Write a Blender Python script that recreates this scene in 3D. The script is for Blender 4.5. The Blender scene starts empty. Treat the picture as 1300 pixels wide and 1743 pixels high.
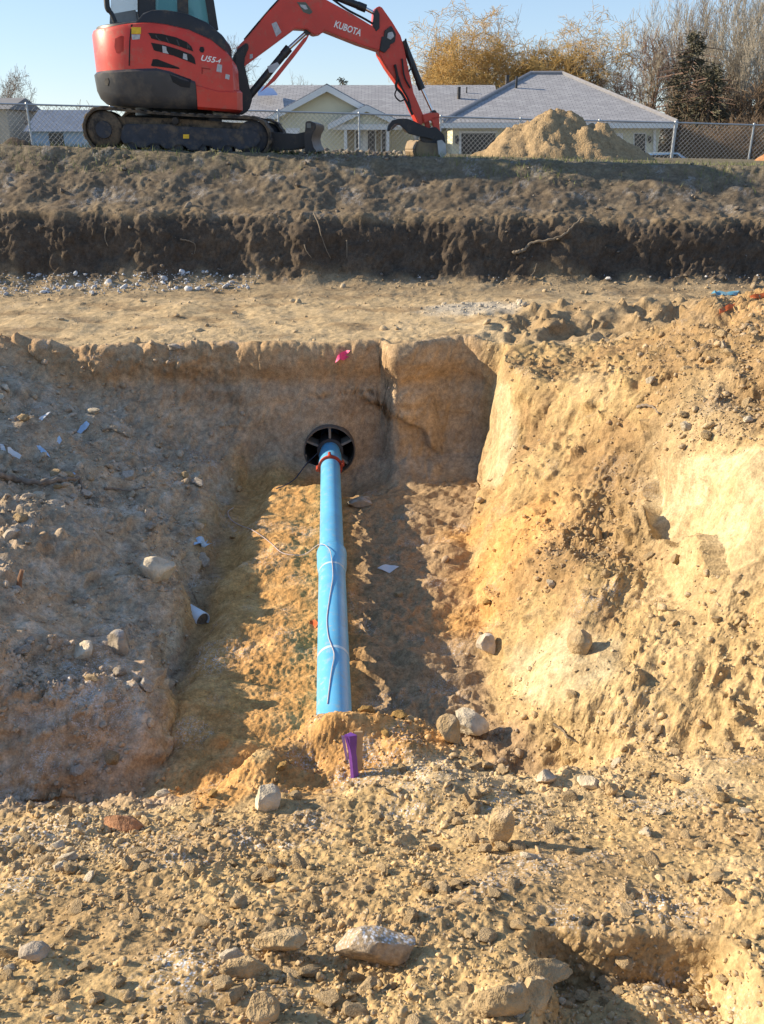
import bpy, bmesh, math, random
import numpy as np
from mathutils import Vector, Matrix
from mathutils.bvhtree import BVHTree

# ------------------------------------------------------------------ camera, sky, sun, exposure
SC = bpy.context.scene
COL = SC.collection
R = math.radians
PITCH = R(23.7)
FPX = 1450.0                     # focal length in photograph pixels (1300 wide)
ZC = 2.8                         # eye height above the trench floor
cam_d = bpy.data.cameras.new('camera')
cam_d.sensor_fit = 'HORIZONTAL'; cam_d.sensor_width = 36.0; cam_d.lens = 36.0 * FPX / 1300.0
cam_d.clip_start = 0.05; cam_d.clip_end = 6000
cam = bpy.data.objects.new('camera', cam_d); COL.objects.link(cam)
cam.location = (0, 0, ZC); cam.rotation_euler = (R(90) - PITCH, 0, 0)
SC.camera = cam

SUN_EL, SUN_AZ = 23.5, 9.5      # sun low on the left, a little beyond the pit
sdir = Vector((-math.cos(R(SUN_EL)) * math.cos(R(SUN_AZ)), math.cos(R(SUN_EL)) * math.sin(R(SUN_AZ)), math.sin(R(SUN_EL))))
world = bpy.data.worlds.new('World'); SC.world = world; world.use_nodes = True
wn = world.node_tree; wn.nodes.clear()
sky = wn.nodes.new('ShaderNodeTexSky'); sky.sky_type = 'NISHITA'; sky.sun_disc = False
sky.sun_elevation = R(SUN_EL); sky.sun_rotation = math.atan2(sdir.x, sdir.y)
sky.altitude = 300; sky.air_density = 1.0; sky.dust_density = 0.0; sky.ozone_density = 3.0
bgn = wn.nodes.new('ShaderNodeBackground'); bgn.inputs['Strength'].default_value = 0.14
wo = wn.nodes.new('ShaderNodeOutputWorld')
gam = wn.nodes.new('ShaderNodeGamma'); gam.inputs['Gamma'].default_value = 0.60
wn.links.new(sky.outputs[0], gam.inputs['Color']); tint = wn.nodes.new('ShaderNodeMix'); tint.data_type = 'RGBA'; tint.blend_type = 'MULTIPLY'; tint.inputs[0].default_value = 1.0; tint.inputs[7].default_value = (.97, 1.06, 1.2, 1)
wn.links.new(gam.outputs[0], tint.inputs[6]); wn.links.new(tint.outputs[2], bgn.inputs['Color']); wn.links.new(bgn.outputs[0], wo.inputs['Surface'])
sun_d = bpy.data.lights.new('sun', 'SUN'); sun_d.energy = 4.4; sun_d.angle = R(0.5); sun_d.color = (1.0, 0.84, 0.61)
sun = bpy.data.objects.new('sun', sun_d); COL.objects.link(sun)
sun.rotation_euler = sdir.to_track_quat('Z', 'Y').to_euler()
SC.view_settings.view_transform = 'Standard'; SC.view_settings.look = 'None'
SC.view_settings.gamma = 1.0; SC.view_settings.exposure = 1.05; SC.view_settings.use_curve_mapping = False
SC.cycles.max_bounces = 6; SC.cycles.diffuse_bounces = 4; SC.cycles.transparent_max_bounces = 12
SC.cycles.use_denoising = True

random.seed(7)
RNG = np.random.default_rng(11)

# ------------------------------------------------------------------ helpers: pixels of the photograph <-> world
CP, SP = math.cos(PITCH), math.sin(PITCH)
def ray(px, py):
    u = (px - 650.0) / FPX; v = (871.5 - py) / FPX
    return np.array([u, CP + v * SP, -SP + v * CP])
def at(px, py, Y):
    """world point seen at a pixel, at horizontal distance Y"""
    d = ray(px, py); s = Y / d[1]
    return Vector((d[0] * s, Y, ZC + d[2] * s))
def proj(P):
    d = P[:, 1] * CP - (P[:, 2] - ZC) * SP
    up = P[:, 1] * SP + (P[:, 2] - ZC) * CP
    dd = np.where(d > 1e-3, d, np.nan)
    return 650 + FPX * P[:, 0] / dd, 871.5 - FPX * up / dd, d

# ------------------------------------------------------------------ helpers: noise
_perm = np.random.default_rng(3).permutation(4096).astype(np.int32)
_g = np.random.default_rng(5).normal(size=(4096, 3)).astype(np.float32)
_g /= np.linalg.norm(_g, axis=1)[:, None]
_gx, _gy, _gz = (np.ascontiguousarray(_g[:, k]) for k in range(3))
def noise3(x, y, z):
    x = np.asarray(x, np.float32); y = np.asarray(y, np.float32); z = np.asarray(z, np.float32)
    x, y, z = np.broadcast_arrays(x, y, z)
    xi = np.floor(x).astype(np.int32); yi = np.floor(y).astype(np.int32); zi = np.floor(z).astype(np.int32)
    xf = x - xi; yf = y - yi; zf = z - zi
    def fade(t): return t * t * t * (t * (t * 6 - 15) + 10)
    u, v, w = fade(xf), fade(yf), fade(zf)
    out = np.zeros(x.shape, np.float32)
    for dx in (0, 1):
        wx = u if dx else 1 - u
        hx = _perm[(xi + dx) & 4095]
        for dy in (0, 1):
            wy = v if dy else 1 - v
            hy = _perm[(hx + yi + dy) & 4095]
            for dz in (0, 1):
                h = _perm[(hy + zi + dz) & 4095]
                out += wx * wy * (w if dz else 1 - w) * (_gx[h] * (xf - dx) + _gy[h] * (yf - dy) + _gz[h] * (zf - dz))
    return out * 1.5
def fbm(x, y, z, o=3, f=1.0, g=0.5):
    t = 0; a = 1.0
    for k in range(o):
        t = t + a * noise3(x * f + 17.3 * k, y * f - 9.1 * k, z * f + 4.7 * k); f *= 2.03; a *= g
    return t
def clods(x, y, z, f, rmin=.08, rmax=.56):
    """heights of randomly sized half-buried lumps, in metres"""
    x = np.asarray(x, np.float32) * f - .5; y = np.asarray(y, np.float32) * f - .5; z = np.asarray(z, np.float32) * f - .5
    xi = np.floor(x).astype(np.int32); yi = np.floor(y).astype(np.int32); zi = np.floor(z).astype(np.int32); out = np.zeros(x.shape, np.float32)
    for dx in (0, 1):
        hx = _perm[(xi + dx + 77) & 4095]; px = x - xi - dx
        for dy in (0, 1):
            hy = _perm[(hx + yi + dy) & 4095]; py = y - yi - dy
            for dz in (0, 1):
                h = _perm[(hy + zi + dz) & 4095]; r = rmin + (rmax - rmin) * (h.astype(np.float32) / 4096) ** 2.2
                ex_ = px - .4 * _gx[h]; ey_ = py - .4 * _gy[h]; ez_ = z - zi - dz - .4 * _gz[h]
                out = np.maximum(out, np.sqrt(np.maximum(r * r - ex_ * ex_ - ey_ * ey_ - ez_ * ez_, 0)))
    return out / f
def ss(a, b, t):
    t = np.clip((t - a) / (b - a), 0, 1); return t * t * (3 - 2 * t)
def smax(a, b, k=0.06):
    h = np.clip(0.5 + 0.5 * (a - b) / k, 0, 1)
    return b * (1 - h) + a * h + k * h * (1 - h)
def smin(a, b, k=0.06): return -smax(-a, -b, k)
def gauss(d2, r): return np.exp(-d2 / (r * r))

# ------------------------------------------------------------------ the ground form
PIPE_A = Vector((-0.218, 3.15, 0.20)); PIPE_B = Vector((-0.488, 7.60, 0.20))
CASE = Vector((-0.474, 7.28, 0.215)); CASE_R = 0.232
def pipe_x(y): return -0.218 - 0.0607 * (y - 3.15)

def wall_line(x):
    return (7.42 - 0.19 * ss(-0.02, 0.13, x) * ss(0.66, 0.25, x) - 0.10 * ss(.7, 1.0, x) + 0.05 * np.sin(x * 3.1) + 0.06 * noise3(x * 2.3, 3.3, 0.5) + 0.025 * noise3(x * 7, 1.3, 0.5))
def brink(x):
    b = np.interp(x, [-6, -1.6, -0.85, -0.66, -0.45, -0.3, 0.16, 0.35, 0.55, 1.0, 6], [2.3, 2.34, 2.36, 2.46, 2.82, 2.98, 3.02, 2.85, 2.62, 2.7, 2.9])
    return b + 0.05 * noise3(x * 4, 2.0, 9.5)
def upper_z(x, y):
    """upper ground with its edge slope"""
    zc = np.interp(x, [-60, -5.4, 5.4, 60], [2.9, 2.71, 2.43, 2.0])
    zf = np.interp(x, [-60, -13, 14, 60], [2.6, 2.52, 2.08, 1.9])
    t = np.clip((y - 11.7) / (33 - 11.7), 0, 1)
    flat = zc * (1 - t) + zf * t
    flat = flat - 1.15 * ss(33.5, 40, y)
    return flat
def zbase(x, y, detail=True):
    x = np.asarray(x, float); y = np.asarray(y, float)
    wob = 0.10 * noise3(x * 1.3, y * 1.3, 1.7) + 0.05 * noise3(x * 3.1, y * 3.1, 5.7)
    xw = x + wob
    # near ground, falling away from the camera
    zn = np.interp(y, [-4, 0, 1.17, 1.65, 2.35, 2.75, 3.1, 3.6], [2.0, 1.5, 1.15, 0.92, 0.57, 0.47, 0.42, 0.30])
    zn = zn - 0.10 * ss(-0.9, -2.2, x) * ss(1.2, 2.4, y) + 0.10 * ss(0.7, 2.0, x)
    # dug hollow at the lower right
    zn = zn - 0.17 * ss(0.30, 0.42, xw - 0.2 * (y - 1.4)) * ss(1.53, 1.47, y + 0.06 * noise3(x * 6, 0.3, 0.2)) * ss(0.86, 0.80, x)
    zf = -0.02 - 0.05 * ss(0.10, 0.22, x - pipe_x(y)) + 0 * y + 0.13 * ss(0.07, -0.09, x - pipe_x(y)) * ss(-1.15, -0.9, xw) \
        + 0.03 * np.sin(y * 9 + 3 * noise3(x * 2, y * 2, 2.2)) * 0.6
    br = brink(x)
    wid = np.interp(x, [-1.2, -0.6, -0.4, 0.4, 0.8], [0.8, 0.6, 0.32, 0.32, 0.6])
    zp = zn + (zf - zn) * ss(0, 1, (y - br) / wid)
    # sand mound closing the trench in front of the pipe
    zp = zp + 0.10 * gauss((x + 0.10) ** 2 * 2.6 + (y - 3.0) ** 2 * 9, 0.42) + .07 * gauss((x + .52) ** 2 * 5 + (y - 2.72) ** 2 * 8, .42) - .05 * gauss((x + .25) ** 2 * 1.2 + (y - 2.62) ** 2 * 14, .42)
    # left bank
    foot = np.interp(y, [2.3, 2.9, 3.4, 4.2, 6.0, 7.3], [-0.75, -0.82, -0.98, -1.16, -1.30, -1.2])
    dq = foot - xw + 0.16 * noise3(x * 1.1, y * 2.1, 6.1)
    zl = -0.02 + 0.20 * ss(-0.05, 0.16 + 0.1 * noise3(x, y * 1.7, 1.1), dq) + 0.40 * np.maximum(dq - 0.02, 0) + 0.06 * ss(0.35, 1.0, dq) + 0.07 * ss(0.1, 0.6, dq) * noise3(x * 2.2, y * 2.2, 3.9)
    zl = zl * ss(2.25, 3.3, y) + (1 - ss(2.25, 3.3, y)) * -0.5
    zl = smin(zl, 1.16 + 0 * x, 0.12)
    # unseen berm added left of the frame to put the bank in shade
    notch = 1 - .30 * gauss((y - 6.42) ** 2, .14) - .28 * gauss((y - 6.0) ** 2, .10) - .2 * gauss((y - 5.35) ** 2, .08)  # gaps shaped so that sun patches fall on the bank
    bq = notch * gauss((np.abs(x + 5.2) / 1.0) ** 2, 1.0) * ss(2.9, 3.5, y) * ss(7.9, 7.2, y)
    zl = zl + (0.68 + 0.22 * noise3(x * .8, y * 1.1, 7.7) + 0.12 * noise3(x * 2.1, y * 2.6, 3.7)) * bq
    zp = smax(zp, zl, 0.05)
    # right bank
    rf = np.interp(y, [1.0, 2.2, 2.9, 3.7, 5.0, 5.8, 6.5, 7.4], [2.2, 1.5, 0.85, 0.56, 0.60, 0.72, 0.84, 0.88])
    q = xw - rf
    slope = np.interp(y, [2.0, 3.0, 4.0, 5.5, 6.2, 6.7, 7.0], [0.42, 0.62, 0.80, 0.95, 1.8, 5.0, 7.0])
    zr = -0.02 + slope * q + 0.10 * ss(0.0, 0.3, q) + 0.03 * np.sin(q * 7 + y * 1.1) + ss(0, .3, q) * (0.09 * noise3(x * 1.6, y * 1.6, 2.9) + 0.06 * noise3(x * 3.7, y * 3.7, 8.2))
    # chalk step: slumped apron below, cliff behind it
    cl = 1.62 + 0.10 * (y - 4.4) + 0.07 * noise3(y * 3, 0.2, 4.4)
    cm = ss(3.35, 3.7, y) * ss(5.25, 4.95, y)
    zr = zr + cm * (-0.10 * ss(cl - 0.75, cl - 0.05, x) + 0.22 * ss(cl - 0.05, cl + 0.10, x) - 0.12 * ss(cl + .1, cl + 0.8, x))
    cap = 1.12 + 0.58 * ss(1.3, 3.0, x + 0.35 * (6.5 - y)) * ss(8.6, 6.6, y) + 0.03 * (y - 7)
    zr = smin(zr, cap, 0.14)
    zp = smax(zp, zr, 0.05)
    # middle bench and the pit's far wall
    zb = 1.13 + 0.035 * np.clip(y - 7.4, 0, 4) + 0.02 * noise3(x * 1.7, y * 1.7, 8.8)
    zb = zb + 0.12 * gauss((x - 2.0) ** 2 * .35 + (y - 8.2) ** 2 * 1.2, 1.0)
    yw = wall_line(x)
    w = ss(-0.13, 0.035, y - yw)
    w = 0.16 * ss(-0.42, -0.05, y - yw) + 0.84 * w
    top = np.maximum(zb, zp * ss(8.7, 7.2, y) + zb * (1 - ss(8.7, 7.2, y)))
    z = zp + (top - zp) * w
    # dark cut face up to the upper ground
    yd = 10.15 + 0.10 * noise3(x * 0.8, 0.3, 2.2) + 0.06 * noise3(x * 2.7, 0.3, 6.2) + 0.03 * x * 0.3
    r = y - yd
    uz = upper_z(x, np.maximum(y, 11.7))
    f = np.interp(r, [-0.6, -0.15, 0.0, 0.10, 0.22, 0.36, 0.62, 1.0, 1.55, 2.0], [0, 0.035, 0.09, 0.22, 0.42, 0.53, 0.60, 0.76, 1.0, 1.0])
    z = z * (1 - f) + uz * f
    return z

def hit_base(px, py):
    d = ray(px, py); s = np.linspace(0.9, 40, 12000)
    P = d[None] * s[:, None]; zz = ZC + P[:, 2]
    k = np.argmax(zz < zbase(P[:, 0], P[:, 1]))
    return P[k, 0], P[k, 1], zz[k]

# column / row layout: fine inside the view, coarse outside it
ui = np.linspace(-1.06, 1.06, 560)
uo = 1.06 + np.cumsum(np.geomspace(0.02, 0.42, 44))
U = np.concatenate([-uo[::-1], ui, uo])
YS = np.concatenate([np.linspace(-3, 0.9, 40, endpoint=False), np.linspace(0.9, 6.7, 600, endpoint=False),
                     np.linspace(6.7, 7.7, 500, endpoint=False), np.linspace(7.7, 9.9, 200, endpoint=False),
                     np.linspace(9.9, 12.2, 400, endpoint=False), np.linspace(12.2, 41, 250)])
def xcol(u, y): return u * (0.35 + 0.45 * np.maximum(y, 0.8))
UC = np.unique(np.concatenate([U[::5], U[-1:]]))
XX = xcol(UC[None, :], YS[:, None]); YY = np.broadcast_to(YS[:, None], XX.shape)
ZZ = zbase(XX, YY)
dist = np.maximum(np.sqrt(XX ** 2 + YY ** 2 + (ZZ - ZC) ** 2), 1.3)
dl = np.sqrt(np.diff(YY, axis=0) ** 2 + np.diff(ZZ, axis=0) ** 2 + (0.5 * np.diff(XX, axis=0)) ** 2) / dist[1:]
dl = dl * np.where(YS[1:, None] < 0.9, 0.25, 1.0) * np.where(YS[1:, None] > 12.4, 0.5, 1.0)
# share of row length common to neighbours, so that rows do not jump between columns
ker = np.hanning(23); ker /= ker.sum()
cum = np.vstack([np.zeros((1, len(UC))), np.cumsum(dl, axis=0)])
cum /= cum[-1:]
NR = 1090
tgt = np.linspace(0, 1, NR)
YC = np.empty((NR, len(UC)))
for j in range(len(UC)): YC[:, j] = np.interp(tgt, cum[:, j], YS)
YG = np.empty((NR, len(U)))
for i in range(NR): YG[i] = np.interp(U, UC, YC[i])
pad = np.pad(YG, ((0, 0), (11, 11)), mode='edge')
YG = np.apply_along_axis(lambda r_: np.convolve(r_, ker, mode='valid'), 1, pad)
XG = xcol(U[None, :], YG)
ZG = zbase(XG, YG)
# lumps and hollows of the place: (pixel, radius, height, stretch in x)
for (px, py, rad, hh, sx) in [(735, 1352, .13, .085, .6), (690, 1290, .09, .05, 1), (150, 1215, .26, .10, .8), (240, 1150, .18, .07, .8), (110, 1095, .16, .05, 1),
                              (270, 1010, .16, .06, 1), (60, 900, .3, .07, 1), (330, 840, .2, .07, 1), (450, 1450, .12, -.03, 1), (180, 1480, .16, .03, .8),
                              (520, 1290, .055, -.06, .8), (420, 1290, .08, .05, .7), (375, 1275, .05, .06, 1), (1010, 1010, .16, .06, .8), (960, 960, .1, .05, 1), (1040, 830, .16, -.07, 1.4),
                              (1180, 660, .2, .05, 1), (820, 1000, .15, .05, .8), (770, 940, .12, .06, 1), (1150, 1170, .2, .04, .6), (880, 1250, .14, .03, .7),
                              (640, 1660, .09, -.03, 1), (1262, 1560, .07, .10, 1.2), (930, 1690, .07, .04, 1), (1080, 1720, .08, .05, .8), (860, 1690, .06, .03, 1),
                              (1200, 545, .16, .12, 1), (1110, 540, .14, .10, 1), (1010, 545, .14, .10, 1), (930, 560, .12, .08, 1), (1060, 560, .10, -.10, 1.2), (965, 565, .10, -.08, 1.2), (1160, 560, .10, -.10, 1.2),
                              (610, 1272, .18, .015, .8), (375, 1322, .11, .06, 1), (470, 1310, .12, .04, 1), (552, 1246, .045, .030, 1), (572, 1240, .04, .040, 1), (592, 1238, .035, .034, 1), (610, 1236, .04, .03, 1), (640, 1236, .05, .025, 1), (1072, 790, .07, .06, 1), (1080, 840, .07, .07, 1), (1088, 895, .07, .06, 1), (480, 1100, .10, .03, 1), (440, 1000, .07, -.03, 1), (480, 930, .12, .03, 1), (660, 1080, .12, .04, .8), (720, 1140, .14, .06, .8), (740, 1000, .1, .04, 1), (650, 1190, .1, -.05, 1)]:
    cx, cy, _ = hit_base(px, py)
    ZG += hh * np.exp(-(((XG - cx) * sx) ** 2 + (YG - cy) ** 2) / rad ** 2)
ZG -= .20 * np.exp(-((XG - CASE.x) / .36) ** 2) * ss(6.65, 6.95, YG) * ss(7.44, 7.34, YG)
P = np.stack([XG, YG, ZG], -1).astype(np.float32)

def grid_normals(P):
    du = np.gradient(P, axis=1); dv = np.gradient(P, axis=0)
    n = np.cross(du, dv); n /= np.maximum(np.linalg.norm(n, axis=-1, keepdims=True), 1e-9)
    return n
N0 = grid_normals(P)
X, Y, Z = P[..., 0], P[..., 1], P[..., 2]
# --- masks (shapes of the soil itself)
yw_g = wall_line(X); br_g = brink(X)
edge_n = fbm(X, Y, Z, 3, 2.2)
m_upper = ss(9.95, 10.2, Y + 0.12 * edge_n)
m_slope = ss(1.86, 2.05, Z + 0.05 * edge_n + 0.012 * X) * m_upper
m_bench = ss(-0.02, 0.12, Y - yw_g) * (1 - m_upper)
m_wall = ss(-0.45, -0.12, Y - yw_g) * (1 - ss(-0.02, 0.10, Y - yw_g)) * (1 - ss(0.8, 1.0, X))
m_pit = 1 - np.maximum(m_upper, m_bench)
m_right = m_pit * ss(-0.02, 0.14, (X + 0.04 * edge_n) - np.interp(Y, [1.0, 2.2, 2.9, 3.7, 5.0, 6.0, 6.8, 7.4], [2.2, 1.5, 0.95, 0.56, 0.58, 0.62, 0.84, 0.88])) * ss(2.5, 3.0, Y)
m_left = m_pit * ss(0.06, -0.10, X - np.interp(Y, [2.3, 2.9, 3.4, 4.2, 6.0, 7.3], [-0.75, -0.82, -0.98, -1.16, -1.30, -1.2]) + 0.05 * edge_n) * ss(2.40, 2.62, Y + 0.05 * edge_n)
m_near = m_pit * (1 - ss(0.0, 0.3, Y - br_g)) * (1 - m_left) * (1 - m_right)
PX, PY, DD = proj(P.reshape(-1, 3).astype(float)); PX = PX.reshape(X.shape); PY = PY.reshape(X.shape)
def spot(px, py, rad):
    x0, y0, z0 = hit_base(px, py)
    return gauss((X - x0) ** 2 + (Y - y0) ** 2, rad)
pd = X - pipe_x(Y)
m_sand = m_pit * np.maximum.reduce([ss(-0.92, -0.70, pd + 0.10 * edge_n) * ss(0.25, 0.05, pd) * ss(2.72, 2.84, Y + 0.06 * edge_n) * (1 - m_wall),
          np.clip(1.5 * spot(860, 940, .34), 0, 1), np.clip(1.4 * spot(800, 1060, .22), 0, 1), np.clip(1.3 * spot(790, 920, .2), 0, 1),
          ss(.2, .5, gauss((X + .25) ** 2 * .55 + (Y - 2.95) ** 2 * 5, .42) + .1 * edge_n)])
m_sand = np.clip(m_sand, 0, 1)
m_floor = np.clip(m_pit - m_near - m_left - m_right, 0, 1) * (1 - m_wall)
cl_g = 1.62 + 0.10 * (Y - 4.4)
m_chalk = m_right * np.clip(ss(-0.22, -0.02, X - cl_g + .05 * edge_n) * ss(.62, .25, X - cl_g + .1 * edge_n) * ss(3.3, 3.6, Y) * ss(5.3, 5.0, Y)
          + ss(.15, .0, np.abs(X - .92 - .05 * edge_n)) * ss(6.1, 6.5, Y) * .8 + np.clip(1.2 * spot(960, 1130, .28), 0, 1) * .8 + np.clip(spot(960, 700, .3), 0, 1) * .3, 0, 1)
def outline(poly, soft, wob=0.0):
    """mask of the ground inside a traced outline (1 inside, falling to 0 over soft pixels)"""
    out = np.full(X.shape, -1e9)
    pts = np.array(poly, float); qx = PX + wob * edge_n; qy = PY + wob * edge_n[::-1]
    inside = np.zeros(X.shape, bool); dmin = np.full(X.shape, 1e9)
    for a_, b_ in zip(pts, np.roll(pts, -1, axis=0)):
        e = b_ - a_; t = np.clip(((qx - a_[0]) * e[0] + (qy - a_[1]) * e[1]) / (e @ e), 0, 1)
        dmin = np.minimum(dmin, np.hypot(qx - a_[0] - t * e[0], qy - a_[1] - t * e[1]))
        cr = ((a_[1] > qy) != (b_[1] > qy)) & (qx < (b_[0] - a_[0]) * (qy - a_[1]) / (b_[1] - a_[1] + 1e-9) + a_[0])
        inside ^= cr
    sd = np.where(inside, dmin, -dmin); sd = np.nan_to_num(np.where(np.isfinite(sd) & np.isfinite(PX), sd, -1e9), nan=-1e9)
    return ss(-soft, soft, sd)
o_chalk = outline([(1096, 790), (1130, 770), (1300, 770), (1420, 800), (1420, 960), (1300, 925), (1240, 985), (1205, 975), (1190, 915), (1112, 912)], 3, 20) * m_right
o_gully = outline([(1100, 700), (1130, 740), (1100, 790), (1108, 920), (1040, 960), (930, 940), (900, 960), (940, 890), (1010, 850), (1040, 760)], 12, 16) * m_right
m_chalk = np.clip(np.maximum(m_chalk * .35, o_chalk) + .9 * outline([(835, 640), (870, 660), (880, 760), (850, 830), (832, 830)], 6, 8) * m_right + .8 * outline([(870, 1120), (980, 1060), (1060, 1090), (1040, 1150), (930, 1190), (880, 1180)], 14, 14) * m_right, 0, 1)
m_sand = np.clip(np.maximum(m_sand, outline([(318, 1352), (350, 1305), (390, 1268), (450, 1288), (520, 1262), (560, 1232), (640, 1218), (690, 1232), (705, 1290), (650, 1318), (570, 1345), (500, 1360), (440, 1350), (390, 1376), (330, 1374)], 8, 14) * m_pit * (Y < 3.4)), 0, 1)
o_rub = np.clip(outline([(1070, 610), (1150, 560), (1420, 540), (1420, 730), (1180, 750), (1110, 700)], 14, 24) * m_right + o_gully, 0, 1)
o_track = outline([(850, 545), (900, 525), (1220, 505), (1240, 560), (1000, 580), (870, 588)], 8, 14) * np.clip(m_bench + m_right, 0, 1)
# --- relief
amp = 0.022 - 0.008 * m_bench + 0.022 * m_left - 0.010 * m_wall - 0.006 * m_slope - 0.004 * m_sand + 0.02 * m_right * (1 - m_chalk) - 0.004 * m_chalk
d1 = fbm(X, Y, Z, 3, 3.1) * amp * 1.15
b1 = noise3(X * 9, Y * 9, Z * 9); b2 = noise3(X * 21 + 4, Y * 21, Z * 21)
bill = (0.35 - np.abs(b1)) * 0.020 + (0.35 - np.abs(b2)) * 0.0085
rough = 0.55 + 0.75 * ss(-0.25, 0.5, fbm(X, Y, Z, 2, 1.4))
rough = rough * (1 - 0.45 * m_wall) * (1 - 0.6 * m_chalk) * (1 - 0.35 * m_sand) * (1 + 0.5 * m_upper - .4 * m_slope) * (1 - .45 * m_bench)
d2 = bill * rough * (1 + 1.1 * m_right * (1 - m_chalk) + 1.0 * m_left + .6 * m_floor)
c3 = noise3(X * 47, Y * 47, Z * 47); c4 = noise3(X * 90, Y * 90, Z * 90)
fade_d = np.clip(3.2 / np.maximum(np.sqrt(X * X + Y * Y + (Z - ZC) ** 2), 1), 0.3, 1.0)
d2 = d2 * (1 - .35 * m_near) + (.55 * m_near + m_left + .8 * m_right * (1 - m_chalk)) * ((0.3 - np.abs(noise3(X * 5.2 + 3, Y * 5.2, Z * 5.2))) * .022 + (np.maximum(noise3(X * 15, Y * 15, Z * 15) - .2, 0) * .03 + np.maximum(noise3(X * 31, Y * 31, Z * 31) - .15, 0) * .022) * ss(-.3, .5, fbm(X, Y, Z, 2, 2.6) + .1))
d3 = (c3 * 0.0080 + np.abs(c4) * 0.0050) * rough * np.where(Y < 8, 1, 1.4)
# dark cut: deep vertical crumbling and cracks
m_cut = m_upper * (1 - m_slope)
d4 = m_cut * (0.025 * noise3(X * 2.3, Y * 1.0, Z * 2.6) + 0.03 * (0.3 - np.abs(noise3(X * 5, Y * 5, Z * 5.2))) + 0.03 * (0.3 - np.abs(noise3(X * 12, Y * 12, Z * 8))))
d4 = d4 + m_slope * ss(13, 11.5, Y) * (0.035 * noise3(X * 2.2, Y * 3.4, Z * 4) + 0.02 * np.abs(noise3(X * 7, Y * 7, Z * 7)))
# lip of the pit wall, vertical scoring below
lip = m_wall * (0.05 * ss(0.85, 1.02, Z + 0.07 * noise3(X * 2, 1.1, 0.4)) - 0.03 * ss(.72, .80, Z) * ss(.92, .84, Z))
d5 = lip - m_wall * .05 * ss(.02, .0, np.abs(Z - .70 - .05 * noise3(X * 3, .2, .7))) * ss(-.75, -.5, X) * ss(.1, -.1, X) + m_wall * .02 * (0.3 - np.abs(noise3(X * 9, Y * 9, Z * 9))) + m_wall * (0.022 * noise3(X * 7, Y, Z * 1.3) + 0.014 * (0.3 - np.abs(noise3(X * 4, Y * 4, Z * 12))))
# ruts on the trench floor and ripples of trodden sand
d6 = m_floor * (1 - .6 * m_sand) * (0.045 * np.abs(noise3(X * 2.6, Y * 7.5, 0.3)) + 0.026 * noise3(X * 5, Y * 11, 2.3) + .03 * (0.3 - np.abs(noise3(X * 6, Y * 13, 7.3)))) + m_sand * 0.008 * noise3(X * 60, Y * 60, Z * 60)
# bench: soft dents and wheel marks
d7 = m_bench * (0.013 * noise3(X * 1.6, Y * 5.0, 3.3) + 0.010 * noise3(X * 4, Y * 7, 1.3) + 0.06 * ss(0.5, 1.2, X) * ss(9.0, 8.2, Y) * fbm(X, Y, Z, 2, 4.4))
wx_ = X + .012 * c3 + .02 * b2; wy_ = Y + .012 * c4; wz_ = Z + .012 * b2
crumb = ss(-.35, .35, fbm(X + 5, Y, Z, 2, 2.3))
k_near = m_near * (1 - .8 * m_sand) * (.06 + .62 * crumb ** 2.5); k_r = m_right * (1 - .75 * m_chalk) * (.55 + .85 * crumb + .6 * o_gully); k_l = m_left * (.25 + 1.0 * crumb ** 2)
kk = k_near + k_r + k_l + .35 * m_floor * (1 - m_sand) + .25 * m_bench * crumb + .2 * m_wall * crumb + .22 * m_slope + .4 * m_cut
d9 = kk * (.75 * clods(wx_, wy_, wz_, 13) + .9 * clods(wx_, wy_, wz_, 27) + 1.0 * clods(wx_, wy_, wz_, 55))
d9 = d9 + (.45 * m_cut + .10 * m_slope * (Y < 12.5)) * clods(wx_, wy_, wz_, 7) + .5 * m_sand * clods(wx_, wy_, wz_, 60) + 1.0 * o_track * (.4 * clods(wx_, wy_, wz_, 5) + clods(wx_, wy_, wz_, 10) + .12 * noise3(X * 3.2, Y * 3.2, 4.4)) + .6 * m_left * crumb * clods(wx_ + 3, wy_, wz_, 7) + .5 * m_right * (1 - m_chalk) * o_rub * clods(wx_ + 3, wy_, wz_, 9) + m_wall * .22 * crumb * ss(.75, .95, Z) * clods(wx_, wy_, wz_, 12)
# shovel and bucket-tooth scoring on cut faces, thin cracks
d9 = d9 - m_wall * .012 * ss(.10, .0, np.abs(noise3(X * 3.3, Y * 3.3, Z * 5.5))) - (m_cut + .4 * m_wall) * .02 * ss(.07, .0, np.abs(noise3(X * 4.5 + 9, Y * 4, Z * 2.2))) + o_chalk * .010 * noise3(X * 4, Y * 14, Z * 5)
calm = 1 - 0.9 * gauss((X - CASE.x) ** 2 + (Z - CASE.z) ** 2, 0.33) * m_wall
d8 = -0.10 * o_chalk * np.nan_to_num(ss(1320, 1200, PX) * ss(770, 850, PY)) - 0.02 * o_gully + o_gully * .02 * np.abs(noise3(X * 14, Y * 14, Z * 14))
disp = (d9 + d8 + d1 + d2 + d3 * fade_d + d4 + d5 + d6 + d7) * calm * ss(41, 36, Y) * np.where(Y > 13, 0.45, 1.0)
P = P + N0.astype(np.float32) * disp[..., None].astype(np.float32)
# arched hollow over the casing, worn back into the wall
ar = ((X + 0.12 + .25 * (Z - .3)) / 0.52) ** 2 + ((Z - 0.05) / 0.62) ** 2 + 0.35 * edge_n + .2 * noise3(X * 6, Y, Z * 6)
hol = 0.11 * ss(1.15, 0.85, ar) * m_wall * ss(-.45, -.05, X)
P[..., 1] += hol.astype(np.float32)
hc = gauss((X - CASE.x) ** 2 + (Z - CASE.z) ** 2, 0.30) * m_wall
P[..., 1] -= (hc * 0.03).astype(np.float32)
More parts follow.
